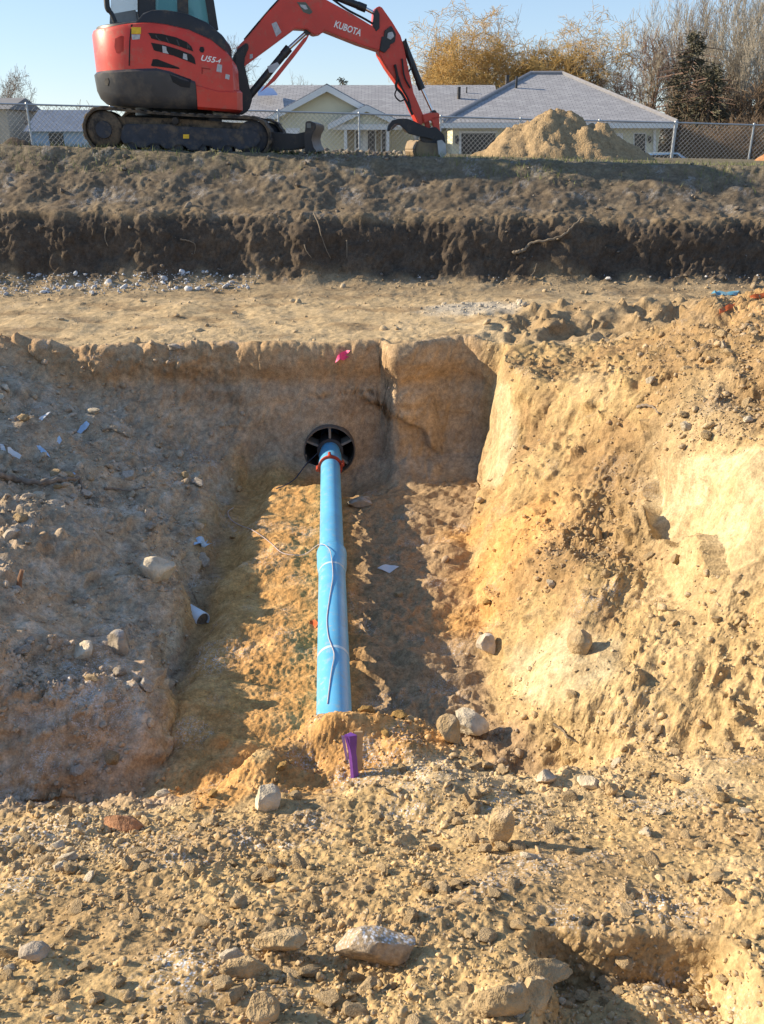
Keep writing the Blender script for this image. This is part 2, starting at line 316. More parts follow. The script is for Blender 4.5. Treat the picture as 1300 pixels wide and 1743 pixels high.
# casing surround is level with its mouth
X, Y, Z = P[..., 0], P[..., 1], P[..., 2]
N1 = grid_normals(P)
PXf, PYf, DDf = proj(P.reshape(-1, 3).astype(float))
PXf = PXf.reshape(X.shape); PYf = PYf.reshape(X.shape); DDf = DDf.reshape(X.shape)
def ground_at(px, py, r=3.0):
    """ground vertex (point, normal) that is seen at a pixel of the photograph"""
    m = (np.abs(PXf - px) < r) & (np.abs(PYf - py) < r)
    if not m.any(): return ground_at(px, py, r * 2)
    idx = np.argwhere(m); k = idx[np.argmin(DDf[m])]
    return Vector(P[k[0], k[1]].tolist()), Vector(N1[k[0], k[1]].tolist())

# --- colour of the soils (albedo) ---
def c3f(*c): return np.array(c, np.float32)
n_c1 = fbm(X, Y, Z, 3, 1.7); n_c2 = fbm(X, Y, Z, 3, 7.0); n_c3 = noise3(X * 30, Y * 30, Z * 30)
colr = np.empty(P.shape, np.float32); colr[:] = c3f(.42, .30, .165)
def lay(m, c):
    global colr
    m = np.clip(m, 0, 1)[..., None]; colr = colr * (1 - m) + np.asarray(c, np.float32) * m
lay(m_near, c3f(.465, .33, .165)); lay(m_near * ss(.0, .5, n_c1) * .5, c3f(.53, .41, .25)); lay(m_near * ss(.1, .5, -n_c1) * .5, c3f(.38, .26, .14))
lay(m_left, c3f(.43, .335, .232)); lay(m_left * ss(-.1, .5, n_c1 + .5 * ss(5.2, 3.2, Y)) * .85, c3f(.48, .335, .208)); lay(m_left * ss(.1, .6, n_c2) * .5, c3f(.48, .42, .34)); lay(m_left * ss(.15, .5, fbm(X + 9, Y, Z, 3, 3.5)) * .6, c3f(.28, .21, .145)); lay(m_left * ss(.15, .45, fbm(X + 4, Y, Z, 3, 6.0)) * .4, c3f(.54, .46, .37))
lay(m_floor, c3f(.35, .245, .145)); lay(m_floor * ss(.0, .5, n_c2) * .5, c3f(.25, .165, .09))
lay(m_wall, c3f(.47, .35, .235)); lay(m_wall * ss(.72, .9, Z + .06 * n_c2) * .85, c3f(.44, .285, .155)); lay(m_wall * ss(.1, .5, n_c1) * .6, c3f(.54, .42, .29)); lay(m_wall * ss(.05, .4, fbm(X * .5, Y, Z * 3, 3, 2.5)) * .5, c3f(.33, .225, .14))
lay(m_wall * ss(.05, .2, X) * .5, c3f(.50, .36, .215))
lay(m_wall * ss(.5, .30, Z + .05 * n_c2) * .5, c3f(.38, .30, .22))
lay(m_right, c3f(.41, .287, .140)); lay(m_right * ss(.15, .6, n_c1) * .4, c3f(.48, .36, .205)); lay(m_right * ss(.05, .45, -n_c1 + .4 * n_c2) * .8, c3f(.31, .20, .10)); lay(m_right * ss(.1, .5, fbm(X + 3, Y, Z, 3, 2.7)) * .5, c3f(.28, .185, .095))
lay(m_right * ss(3.6, 2.9, Y + .3 * edge_n), c3f(.47, .345, .185)); lay(m_right * ss(1.35, 1.75, Z + .1 * n_c2) * .7, c3f(.36, .22, .10))
lay(o_rub * (.55 + .35 * ss(-.2, .3, n_c2)), c3f(.27, .18, .092)); lay(m_chalk * (.55 + .45 * ss(-.4, .3, fbm(X, Y * 2.5, Z * 1.2, 3, 3.0))), c3f(.52, .42, .26)); lay(m_chalk * ss(.05, .45, fbm(X + 2, Y * 2, Z, 3, 4.0)) * .55, c3f(.44, .32, .175))
lay(m_sand, c3f(.50, .287, .112)); lay(m_sand * ss(.0, .5, n_c2) * .35, c3f(.55, .37, .18))
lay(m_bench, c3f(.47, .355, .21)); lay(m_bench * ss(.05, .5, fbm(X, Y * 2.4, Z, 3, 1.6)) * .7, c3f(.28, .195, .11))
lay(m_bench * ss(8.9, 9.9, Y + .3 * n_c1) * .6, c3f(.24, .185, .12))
lay(o_track * (.5 + .4 * ss(-.3, .3, n_c2)), c3f(.29, .205, .115))
gx, gy, _ = hit_base(810, 525)
gm = m_bench * ss(.2, .6, gauss(((X - gx) / 1.0) ** 2 + ((Y - gy) / .55) ** 2, .55) + .15 * n_c2)
lay(gm * .8, c3f(.46, .41, .33))
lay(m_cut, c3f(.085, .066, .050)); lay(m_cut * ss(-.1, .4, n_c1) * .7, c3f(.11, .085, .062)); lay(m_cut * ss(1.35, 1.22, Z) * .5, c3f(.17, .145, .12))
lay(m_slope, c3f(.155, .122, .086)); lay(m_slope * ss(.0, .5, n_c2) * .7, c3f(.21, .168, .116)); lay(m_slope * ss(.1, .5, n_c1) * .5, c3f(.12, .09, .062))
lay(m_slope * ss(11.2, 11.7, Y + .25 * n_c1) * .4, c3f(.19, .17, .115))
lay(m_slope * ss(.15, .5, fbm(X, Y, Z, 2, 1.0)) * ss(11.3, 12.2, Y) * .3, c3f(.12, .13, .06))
colr *= (1 + 0.18 * n_c2 + 0.22 * n_c3 + .10 * n_c1)[..., None]
colr = np.clip(colr, 0.015, 0.75)
# hoar frost: lies on crests of clods in places the low sun has not reached
fr = ss(.10, .5, fbm(X, Y, Z, 2, 3.0) - .1) * (1.1 * m_near * ss(.3, -.5, X) + .75 * m_near + .55 * m_left + .5 * m_floor + .55 * m_slope + .18 * m_bench + .25 * m_right)
for (px, py, rad, am) in [(720, 1340, .14, 1.2), (690, 1265, .07, 1.2), (515, 1290, .06, 1.3), (330, 1660, .10, 1.1), (300, 1640, .06, 1), (1130, 1545, .09, 1.3), (960, 1560, .06, 1), (60, 1430, .2, .9), (240, 1440, .14, 1.0),
                          (160, 1145, .2, .9), (140, 1195, .25, .9), (360, 1130, .12, .9), (400, 1110, .1, .9), (690, 1390, .08, 1.2), (750, 1180, .12, .6), (770, 1110, .1, .6), (1000, 1040, .08, .8), (1040, 1010, .06, .8), (530, 1400, .08, 1.0), (680, 1310, .08, 1.0)]:
    fr = np.maximum(fr, am * spot(px, py, rad))
frost = np.clip(fr * ss(-.35, .35, c3 + .8 * c4 + .3 * n_c2) * ss(.15, .6, N1[..., 2]), 0, 1)

# --- soil material: colour and frost are carried by the mesh, grain and fine relief by nodes
def nodes_mat(name):
    m = bpy.data.materials.new(name); m.use_nodes = True
    nt = m.node_tree; b = nt.nodes['Principled BSDF']
    return m, nt, b
def soil_material(name, attr=True, base=(.4, .3, .17), bump=0.55, scale=1.0, rnd=0.0, frosty=0.0):
    m, nt, b = nodes_mat(name); L = nt.links
    tc = nt.nodes.new('ShaderNodeTexCoord')
    src = nt.nodes.new('ShaderNodeNewGeometry').outputs['Position'] if attr else tc.outputs['Object']
    n1 = nt.nodes.new('ShaderNodeTexNoise'); n1.inputs['Scale'].default_value = 95 * scale; n1.inputs['Detail'].default_value = 5; n1.inputs['Roughness'].default_value = .68
    n2 = nt.nodes.new('ShaderNodeTexVoronoi'); n2.inputs['Scale'].default_value = 70 * scale
    for n in (n1, n2): L.new(src, n.inputs['Vector'])
    mr = nt.nodes.new('ShaderNodeMapRange'); mr.inputs['From Min'].default_value = .3; mr.inputs['From Max'].default_value = .7; mr.inputs['To Min'].default_value = .60; mr.inputs['To Max'].default_value = 1.34
    n3 = nt.nodes.new('ShaderNodeTexNoise'); n3.inputs['Scale'].default_value = 27 * scale; n3.inputs['Detail'].default_value = 4; n3.inputs['Roughness'].default_value = .65; L.new(src, n3.inputs['Vector'])
    av = nt.nodes.new('ShaderNodeMath'); av.operation = 'MULTIPLY_ADD'; av.inputs[1].default_value = .5
    hf = nt.nodes.new('ShaderNodeMath'); hf.operation = 'MULTIPLY'; hf.inputs[1].default_value = .5
    L.new(n3.outputs['Fac'], hf.inputs[0]); L.new(n1.outputs['Fac'], av.inputs[0]); L.new(hf.outputs[0], av.inputs[2])
    L.new(av.outputs[0], mr.inputs['Value']); mr.inputs['From Min'].default_value = .36; mr.inputs['From Max'].default_value = .64
    mul = nt.nodes.new('ShaderNodeMix'); mul.data_type = 'RGBA'; mul.blend_type = 'MULTIPLY'; mul.inputs[0].default_value = 1
    if attr:
        at_ = nt.nodes.new('ShaderNodeAttribute'); at_.attribute_name = 'soil'; L.new(at_.outputs['Color'], mul.inputs[6])
    else:
        oi = nt.nodes.new('ShaderNodeObjectInfo'); hs = nt.nodes.new('ShaderNodeHueSaturation')
        hs.inputs['Color'].default_value = (*base, 1)
        mv = nt.nodes.new('ShaderNodeMapRange'); mv.inputs['To Min'].default_value = 1 - rnd; mv.inputs['To Max'].default_value = 1 + rnd
        L.new(oi.outputs['Random'], mv.inputs['Value']); L.new(mv.outputs[0], hs.inputs['Value'])
        L.new(hs.outputs[0], mul.inputs[6])
    L.new(mr.outputs[0], mul.inputs[7])
    out = mul.outputs[2]
    fm = nt.nodes.new('ShaderNodeMix'); fm.data_type = 'RGBA'; fm.inputs[7].default_value = (.66, .68, .72, 1)
    nf = nt.nodes.new('ShaderNodeTexVoronoi'); nf.inputs['Scale'].default_value = 130 * scale; L.new(src, nf.inputs['Vector'])
    fr2 = nt.nodes.new('ShaderNodeMapRange'); fr2.inputs['From Min'].default_value = .55; fr2.inputs['From Max'].default_value = .25
    L.new(nf.outputs['Distance'], fr2.inputs['Value'])
    fa = nt.nodes.new('ShaderNodeMath'); fa.operation = 'MULTIPLY'
    if attr:
        a2 = nt.nodes.new('ShaderNodeAttribute'); a2.attribute_name = 'frost'; L.new(a2.outputs['Fac'], fa.inputs[0])
    else:
        gn = nt.nodes.new('ShaderNodeNewGeometry'); sx = nt.nodes.new('ShaderNodeSeparateXYZ'); L.new(gn.outputs['Normal'], sx.inputs[0])
        up = nt.nodes.new('ShaderNodeMapRange'); up.inputs['From Min'].default_value = .45; up.inputs['From Max'].default_value = .95; up.inputs['To Max'].default_value = frosty
        L.new(sx.outputs['Z'], up.inputs['Value']); L.new(up.outputs[0], fa.inputs[0])
    L.new(fr2.outputs[0], fa.inputs[1]); L.new(fa.outputs[0], fm.inputs[0]); L.new(out, fm.inputs[6])
    L.new(fm.outputs[2], b.inputs['Base Color'])
    b.inputs['Roughness'].default_value = .95; b.inputs['Specular IOR Level'].default_value = .12
    ad = nt.nodes.new('ShaderNodeMath'); ad.operation = 'MULTIPLY_ADD'; ad.inputs[1].default_value = -.6
    L.new(n2.outputs['Distance'], ad.inputs[0]); L.new(n1.outputs['Fac'], ad.inputs[2])
    bp = nt.nodes.new('ShaderNodeBump'); bp.inputs['Strength'].default_value = bump; bp.inputs['Distance'].default_value = .009 / scale
    L.new(ad.outputs[0], bp.inputs['Height']); L.new(bp.outputs[0], b.inputs['Normal'])
    return m
M_SOIL = soil_material('soil')

# --- split the ground sheet into the pieces of the setting
def tag(o, label=None, cat=None, group=None, kind=None):
    if label: o['label'] = label
    if cat: o['category'] = cat
    if group: o['group'] = group
    if kind: o['kind'] = kind
    return o
nr, ncn = X.shape
idx = np.arange(nr * ncn).reshape(nr, ncn)
F = np.stack([idx[:-1, :-1], idx[:-1, 1:], idx[1:, 1:], idx[1:, :-1]], -1).reshape(-1, 4)
reg = np.zeros(X.shape, np.int8)                       # 0 near_ground
reg[m_floor > .5] = 1; reg[m_left > .5] = 2; reg[m_right > .5] = 3; reg[m_wall > .5] = 4; reg[m_bench > .5] = 5; reg[m_cut > .5] = 6; reg[m_slope > .5] = 7
freg = reg[:-1, :-1].reshape(-1)
fc = P.reshape(-1, 3)[F].mean(1)
inhole = ((fc[:, 0] - CASE.x) ** 2 + (fc[:, 2] - CASE.z) ** 2 < (CASE_R - .012) ** 2) & (fc[:, 1] > CASE.y - .05) & (fc[:, 1] < 8.2)
Pf = P.reshape(-1, 3); Nf = N1.reshape(-1, 3); Cf = colr.reshape(-1, 3); Ff = frost.reshape(-1)
def mesh_np(name, V, Fq, normals=None):
    me = bpy.data.meshes.new(name); V = np.ascontiguousarray(V, np.float32); Fq = np.ascontiguousarray(Fq, np.int32)
    k = Fq.shape[1]
    me.vertices.add(len(V)); me.vertices.foreach_set('co', V.ravel())
    me.loops.add(Fq.size); me.loops.foreach_set('vertex_index', Fq.ravel())
    me.polygons.add(len(Fq)); me.polygons.foreach_set('loop_start', np.arange(0, Fq.size, k, dtype=np.int32))
    me.polygons.foreach_set('use_smooth', np.ones(len(Fq), bool)); me.update(calc_edges=True)
    if normals is not None: me.normals_split_custom_set_from_vertices(normals.tolist())
    return me
GROUND = {}
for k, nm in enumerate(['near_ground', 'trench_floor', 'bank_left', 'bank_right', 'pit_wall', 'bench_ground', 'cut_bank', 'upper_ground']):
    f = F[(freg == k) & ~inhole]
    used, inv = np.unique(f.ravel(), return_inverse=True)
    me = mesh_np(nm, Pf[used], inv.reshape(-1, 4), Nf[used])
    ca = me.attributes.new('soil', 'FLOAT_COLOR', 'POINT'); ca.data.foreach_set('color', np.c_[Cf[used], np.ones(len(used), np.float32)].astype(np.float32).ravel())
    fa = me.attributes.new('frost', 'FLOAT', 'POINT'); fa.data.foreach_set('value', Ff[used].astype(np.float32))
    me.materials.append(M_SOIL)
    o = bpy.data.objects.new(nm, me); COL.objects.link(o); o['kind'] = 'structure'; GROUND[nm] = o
REG_NAMES = ['near_ground', 'trench_floor', 'bank_left', 'bank_right', 'pit_wall', 'bench_ground', 'cut_bank', 'upper_ground']

# ------------------------------------------------------------------ materials and mesh helpers for things
def mat(name, col, rough=.6, metal=0.0, spec=.4, noise=0.0, nscale=8.0, bump=0.0, dirt=None, dirt_amt=0.0, dirt_scale=6.0, coat=0.0):
    m, nt, b = nodes_mat(name); L = nt.links
    b.inputs['Roughness'].default_value = rough; b.inputs['Metallic'].default_value = metal; b.inputs['Specular IOR Level'].default_value = spec
    b.inputs['Coat Weight'].default_value = coat
    b.inputs['Base Color'].default_value = (*col, 1)
    geo = nt.nodes.new('ShaderNodeNewGeometry')
    last = None
    if noise:
        n = nt.nodes.new('ShaderNodeTexNoise'); n.inputs['Scale'].default_value = nscale; n.inputs['Detail'].default_value = 6; L.new(geo.outputs['Position'], n.inputs['Vector'])
        mr = nt.nodes.new('ShaderNodeMapRange'); mr.inputs['From Min'].default_value = .3; mr.inputs['From Max'].default_value = .7; mr.inputs['To Min'].default_value = 1 - noise; mr.inputs['To Max'].default_value = 1 + noise
        L.new(n.outputs['Fac'], mr.inputs['Value'])
        mx = nt.nodes.new('ShaderNodeMix'); mx.data_type = 'RGBA'; mx.blend_type = 'MULTIPLY'; mx.inputs[0].default_value = 1; mx.inputs[6].default_value = (*col, 1)
        L.new(mr.outputs[0], mx.inputs[7]); last = mx.outputs[2]
        if bump:
            bp = nt.nodes.new('ShaderNodeBump'); bp.inputs['Strength'].default_value = bump; bp.inputs['Distance'].default_value = .01; L.new(n.outputs['Fac'], bp.inputs['Height']); L.new(bp.outputs[0], b.inputs['Normal'])
    if dirt:
        n = nt.nodes.new('ShaderNodeTexNoise'); n.inputs['Scale'].default_value = dirt_scale; n.inputs['Detail'].default_value = 8; n.inputs['Roughness'].default_value = .7; L.new(geo.outputs['Position'], n.inputs['Vector'])
        mr = nt.nodes.new('ShaderNodeMapRange'); mr.inputs['From Min'].default_value = .62 - .35 * dirt_amt; mr.inputs['From Max'].default_value = .78 - .25 * dirt_amt; mr.inputs['To Max'].default_value = min(1, .35 + dirt_amt)
        L.new(n.outputs['Fac'], mr.inputs['Value'])
        mx = nt.nodes.new('ShaderNodeMix'); mx.data_type = 'RGBA'; mx.inputs[6].default_value = (*col, 1); mx.inputs[7].default_value = (*dirt, 1)
        if last: L.new(last, mx.inputs[6])
        L.new(mr.outputs[0], mx.inputs[0]); last = mx.outputs[2]
        rr = nt.nodes.new('ShaderNodeMapRange'); rr.inputs['To Min'].default_value = rough; rr.inputs['To Max'].default_value = .95; L.new(mr.outputs[0], rr.inputs['Value']); L.new(rr.outputs[0], b.inputs['Roughness'])
    if last: L.new(last, b.inputs['Base Color'])
    return m
def glass_mat(name, col, rough=.05, alpha=.55):
    m, nt, b = nodes_mat(name)
    b.inputs['Base Color'].default_value = (*col, 1); b.inputs['Roughness'].default_value = rough; b.inputs['Alpha'].default_value = alpha; b.inputs['Specular IOR Level'].default_value = .6
    return m
MUD = (.17, .125, .08)
M_RED = mat('red_paint', (.58, .045, .028), .42, noise=.12, nscale=4, dirt=(.30, .17, .12), dirt_amt=.26, dirt_scale=7, coat=.15)
M_BLACKP = mat('black_paint', (.022, .024, .030), .45, noise=.2, nscale=5, dirt=MUD, dirt_amt=.25, dirt_scale=5)
M_CW = mat('counterweight_grey', (.045, .048, .056), .42, noise=.2, nscale=4, dirt=(.16, .13, .10), dirt_amt=.3, dirt_scale=3)
M_RUBBER = mat('muddy_rubber', (.040, .036, .034), .9, noise=.35, nscale=14, bump=.4, dirt=MUD, dirt_amt=.55, dirt_scale=7)
M_NAVY = mat('track_frame_steel', (.030, .036, .050), .7, noise=.3, nscale=9, dirt=(.15, .12, .09), dirt_amt=.40, dirt_scale=8)
M_HOSE = mat('hydraulic_hose', (.016, .016, .018), .6, noise=.2, nscale=20)
M_CHROME = mat('chrome_rod', (.62, .63, .66), .22, metal=1.0, noise=.08, nscale=12)
M_STEELW = mat('worn_steel', (.20, .15, .10), .6, metal=.3, noise=.3, nscale=10, dirt=(.34, .25, .14), dirt_amt=.5, dirt_scale=9)
M_WHITE = mat('white_lettering', (.80, .80, .80), .5, noise=.05, nscale=20)
M_YEL = mat('yellow_sticker', (.75, .48, .03), .5, noise=.15, nscale=30)
M_GREY = mat('grey_sticker', (.42, .44, .47), .5, noise=.2, nscale=40)
M_CABGL = glass_mat('cab_glass', (.10, .34, .36), .04, .62)
M_GALV = mat('galvanised_steel', (.42, .44, .46), .45, metal=.6, noise=.12, nscale=10)

def obj(name, me, m=None, parent=None, base=None):
    """one mesh object; when parented, its vertices are given in world space and moved under the parent"""
    if m is not None: me.materials.clear(); me.materials.append(m)
    o = bpy.data.objects.new(name, me); COL.objects.link(o)
    if parent is not None:
        w = Vector((0, 0, 0)); p = parent
        while p is not None: w += p.location; p = p.parent
        me.transform(Matrix.Translation(-w)); o.parent = parent
    return o
def own_origin(o):
    """move a top-level mesh's origin to its base"""
    me = o.data; co = np.empty(len(me.vertices) * 3, np.float32); me.vertices.foreach_get('co', co); co = co.reshape(-1, 3)
    b = Vector((float(co[:, 0].mean()), float(co[:, 1].mean()), float(co[:, 2].min()))); me.transform(Matrix.Translation(-b)); o.location = b
    return o
def empty(name, loc, label=None, cat=None, group=None):
    o = bpy.data.objects.new(name, None); COL.objects.link(o); o.location = loc; o.empty_display_size = .2
    return tag(o, label, cat, group)
def smooth(me, ang=40):
    me.polygons.foreach_set('use_smooth', [True] * len(me.polygons)); me.set_sharp_from_angle(angle=R(ang)); return me
class MB:
    def __init__(s): s.v = []; s.f = []
    def add(s, V, F):
        k = len(s.v); s.v += [tuple(v) for v in V]; s.f += [tuple(i + k for i in f) for f in F]; return s
    def box(s, a, b):
        (x0, y0, z0), (x1, y1, z1) = a, b
        return s.add([(x0, y0, z0), (x1, y0, z0), (x1, y1, z0), (x0, y1, z0), (x0, y0, z1), (x1, y0, z1), (x1, y1, z1), (x0, y1, z1)],
                     [(0, 3, 2, 1), (4, 5, 6, 7), (0, 1, 5, 4), (1, 2, 6, 5), (2, 3, 7, 6), (3, 0, 4, 7)])
    def prism(s, pts, d):
        """polygon (world points) swept along vector d"""
        n = len(pts); V = [Vector(p) for p in pts]; d = Vector(d); V2 = [p + d for p in V]
        return s.add(V + V2, [tuple(range(n))[::-1], tuple(range(n, 2 * n))] + [(i, (i + 1) % n, n + (i + 1) % n, n + i) for i in range(n)])
    def tube(s, path, r, n=8, caps=True):
        path = [Vector(p) for p in path]; rr = r if isinstance(r, (list, tuple, np.ndarray)) else [r] * len(path); k = len(s.v)
        prev = None
        for i, p in enumerate(path):
            t = (path[min(i + 1, len(path) - 1)] - path[max(i - 1, 0)]).normalized()
            a = t.orthogonal().normalized() if prev is None else (prev - t * prev.dot(t)).normalized()
            prev = a; b = t.cross(a)
            for j in range(n):
                q = 2 * math.pi * j / n; s.v.append(tuple(p + (a * math.cos(q) + b * math.sin(q)) * rr[i]))
        for i in range(len(path) - 1):
            for j in range(n):
                s.f.append((k + i * n + j, k + i * n + (j + 1) % n, k + (i + 1) * n + (j + 1) % n, k + (i + 1) * n + j))
        if caps:
            s.f.append(tuple(k + j for j in range(n))[::-1]); s.f.append(tuple(k + (len(path) - 1) * n + j for j in range(n)))
        return s
    def mesh(s, name, ang=40, bevel=0.0):
        me = bpy.data.meshes.new(name); me.from_pydata(s.v, [], s.f); me.update()
        bm = bmesh.new(); bm.from_mesh(me)
        bmesh.ops.recalc_face_normals(bm, faces=bm.faces)
        if bevel:
            es = [e for e in bm.edges if len(e.link_faces) == 2 and e.calc_face_angle(0) > R(35)]
            bmesh.ops.bevel(bm, geom=es, offset=bevel, segments=2, affect='EDGES', clamp_overlap=True)
        bm.to_mesh(me); bm.free()
        return smooth(me, ang)
def catmull(pts, n=8):
    pts = [Vector(p) for p in pts]; pp = [pts[0] * 2 - pts[1]] + pts + [pts[-1] * 2 - pts[-2]]; out = []
    for i in range(1, len(pp) - 2):
        a, b, c, d = pp[i - 1:i + 3]
        for k in range(n):
            t = k / n; out.append(0.5 * ((2 * b) + (c - a) * t + (2 * a - 5 * b + 4 * c - d) * t * t + (3 * b - a - 3 * c + d) * t ** 3))
    return out + [pts[-1]]
def text_mesh(body, name='lettering'):
    cu = bpy.data.curves.new(name, 'FONT'); cu.body = body; cu.size = 1.0; cu.resolution_u = 3; cu.offset = .022
    o = bpy.data.objects.new(name, cu); COL.objects.link(o)
    bpy.context.view_layer.update()
    me = bpy.data.meshes.new_from_object(o.evaluated_get(bpy.context.evaluated_depsgraph_get()))
    bpy.data.objects.remove(o)
    return me

# ------------------------------------------------------------------ water pipe, casing, tracer wire
pdv = (PIPE_B - PIPE_A).normalized(); PR = 0.0875
def pipe_pt(py):
    """point of the pipe axis seen at picture row py"""
    lo, hi = 0.0, 1.0
    for _ in range(40):
        m_ = (lo + hi) / 2; p = PIPE_A.lerp(PIPE_B, m_); y_ = proj(np.array([p], float))[1][0]
        if y_ > py: lo = m_
        else: hi = m_
    return PIPE_A.lerp(PIPE_B, lo)
M_BLUE = mat('blue_pvc', (.12, .43, .72), .34, noise=.10, nscale=6, spec=.5, dirt=(.42, .40, .34), dirt_amt=.24, dirt_scale=22)
def lathe(a, d, prof, n=40, caps=True):
    """surface of revolution: prof = [(distance along d from a, radius)]"""
    d = Vector(d).normalized(); e = d.orthogonal().normalized(); g = d.cross(e); s = MB(); k = len(prof)
    for t, r in prof:
        for j in range(n):
            q = 2 * math.pi * j / n; s.v.append(tuple(Vector(a) + d * t + (e * math.cos(q) + g * math.sin(q)) * r))
    for i in range(k - 1):
        for j in range(n): s.f.append((i * n + j, i * n + (j + 1) % n, (i + 1) * n + (j + 1) % n, (i + 1) * n + j))
    if caps: s.f.append(tuple(range(n))[::-1]); s.f.append(tuple((k - 1) * n + j for j in range(n)))
    return s
def revolve(a, prof, n=40): return lathe(a, pdv, prof, n)
wp = empty('water_pipe', PIPE_A, 'blue plastic water pipe running from the sand mound into the steel casing', 'pipe')
bell1 = pipe_pt(952); bell0 = pipe_pt(795)
L1 = (bell1 - PIPE_A).length; L0 = (bell0 - PIPE_A).length
s1 = obj('pipe_section', revolve(PIPE_A, [(-.34, .06), (-.34, PR), (L1 - .28, PR), (L1 - .20, PR), (L1 - .14, PR)]).mesh('pipe_section'), M_BLUE, wp)
obj('bell', revolve(PIPE_A, [(L1 - .22, PR - .002), (L1 - .20, PR + .001), (L1 - .13, PR + .009), (L1 - .08, PR + .012), (L1 + .03, PR + .012), (L1 + .045, PR + .015), (L1 + .075, PR + .015), (L1 + .085, PR + .011), (L1 + .085, PR - .001)]).mesh('bell'), M_BLUE, s1)
s2 = obj('pipe_section', revolve(PIPE_A, [(L1 - .05, PR - .004), (L0 - .02, PR - .004), (L0 + .10, PR - .004)]).mesh('pipe_section'), M_BLUE, wp)
s3 = obj('pipe_section', revolve(PIPE_A, [(L0 + .02, PR - .006), (L0 + .02, PR + .012), (L0 + .06, PR + .015), (L0 + .10, PR + .012), (L0 + .26, PR + .012), (L0 + .36, PR), (L0 + 1.6, PR)]).mesh('pipe_section'), M_BLUE, wp)
M_REDR = mat('red_iron', (.42, .055, .025), .55, noise=.2, nscale=20)
cl = obj('restraint_clamp', revolve(PIPE_A, [(L0 - .012, PR - .006), (L0 - .012, PR + .017), (L0 + .016, PR + .017), (L0 + .016, PR - .006)], 28).mesh('restraint_clamp'), M_REDR, wp)
for q in (-.05, 1.25, 3.1, 4.6):
    ax = Vector((math.sin(q) , 0, math.cos(q))); c = PIPE_A + pdv * (L0 - .03) + ax * (PR + .024)
    b = MB().tube([c - pdv * .02, c + pdv * .075], .014, 8)
    obj('clamp_lug', b.mesh('clamp_lug'), M_REDR, cl)
M_TAPE = mat('clear_tape', (.45, .62, .74), .3, noise=.1, nscale=30)
for py in (977, 1123):
    c = pipe_pt(py); t0 = (c - PIPE_A).length
    obj('tape_band', revolve(PIPE_A, [(t0 - .012, PR - .01), (t0 - .012, PR + .0012), (t0 + .012, PR + .0012), (t0 + .012, PR - .01)]).mesh('tape_band'), M_TAPE, wp)
# tracer wire: along the pipe's crown, then off over the sand to the left
def on_pipe(py, q, lift=.004):
    c = pipe_pt(py); e = Vector((1, 0, 0)); e = (e - pdv * e.dot(pdv)).normalized(); u = e.cross(pdv)
    return c + (e * math.sin(q) + u * math.cos(q)) * (PR + lift)
wire = [on_pipe(1222, -.35), on_pipe(1170, -.12), on_pipe(1140, .06), on_pipe(1122, -.10), on_pipe(1105, -.28), on_pipe(1075, -.36), on_pipe(1040, -.18), on_pipe(1005, .05), on_pipe(977, .02), on_pipe(960, -.15, .028), on_pipe(945, -.75, .030)]
for px, py in [(520, 944), (497, 946), (478, 940), (455, 922), (430, 903), (408, 893), (395, 884), (391, 874), (398, 864)]:
    p, n = ground_at(px, py); wire.append(p + Vector((0, 0, .012)))
M_WIRE = mat('pale_wire', (.52, .45, .47), .5, noise=.1, nscale=30)
o = obj('tracer_wire', MB().tube(catmull(wire, 6), .0026, 6).mesh('tracer_wire'), M_WIRE); own_origin(o)
tag(o, 'thin pale tracer wire taped along the blue pipe and trailing left over the sand', 'wire')
wire2 = [CASE + Vector((-.04, .25, .06)), CASE + Vector((-.10, .02, -.02)), CASE + Vector((-.20, -.06, -.10))]
for px, py in [(500, 815), (484, 826), (470, 832)]:
    p, n = ground_at(px, py); wire2.append(p + Vector((0, 0, .012)))
M_WIRED = mat('dark_wire', (.05, .06, .09), .5, noise=.1, nscale=30)
o = obj('cable', MB().tube(catmull(wire2, 6), .005, 6).mesh('cable'), M_WIRED); own_origin(o); tag(o, 'thin dark cable hanging out of the steel casing onto the dirt', 'cable')
# casing
M_CASE = mat('rusty_casing_steel', (.13, .11, .095), .75, noise=.3, nscale=9, dirt=(.16, .12, .08), dirt_amt=.35, dirt_scale=8)
M_CASEIN = mat('casing_dark_cap', (.030, .027, .026), .9, noise=.3, nscale=9)
cs = empty('steel_casing', (CASE.x, CASE.y, CASE.z - CASE_R), 'round dark steel casing set in the pit wall around the blue pipe', 'casing pipe')
cdir = Vector((pdv.x, pdv.y, 0)).normalized()
cs0 = CASE - cdir * .04
def ring_tube(a, d, prof, n=56): return lathe(a, d, prof, n, caps=False)
o = ring_tube(cs0, cdir, [(2.6, CASE_R), (0, CASE_R), (0, CASE_R - .009), (2.6, CASE_R - .009)]).mesh('casing_wall'); obj('casing_wall', o, M_CASE, cs)
e = MB(); e.tube([cs0 + cdir * 2.58, cs0 + cdir * 2.60], CASE_R, 40); obj('dark_end_cap', e.mesh('dark_end_cap'), M_CASEIN, cs)  # near-black cap added so the inside of the casing stays dark
M_SPACER = mat('spacer_runner', (.30, .28, .25), .6, noise=.15, nscale=14)
pc = PIPE_A + pdv * ((CASE.y + .05 - PIPE_A.y) / pdv.y)
sp = empty('pipe_spacer', pc, 'grey casing spacer with runner bars holding the blue pipe inside the casing', 'spacer')
band = revolve(pc, [(-.04, PR + .021), (-.04, PR + .030), (.16, PR + .030), (.16, PR + .021)]).mesh('collar'); obj('collar', band, mat('dark_collar', (.06, .06, .065), .6, noise=.2), sp)
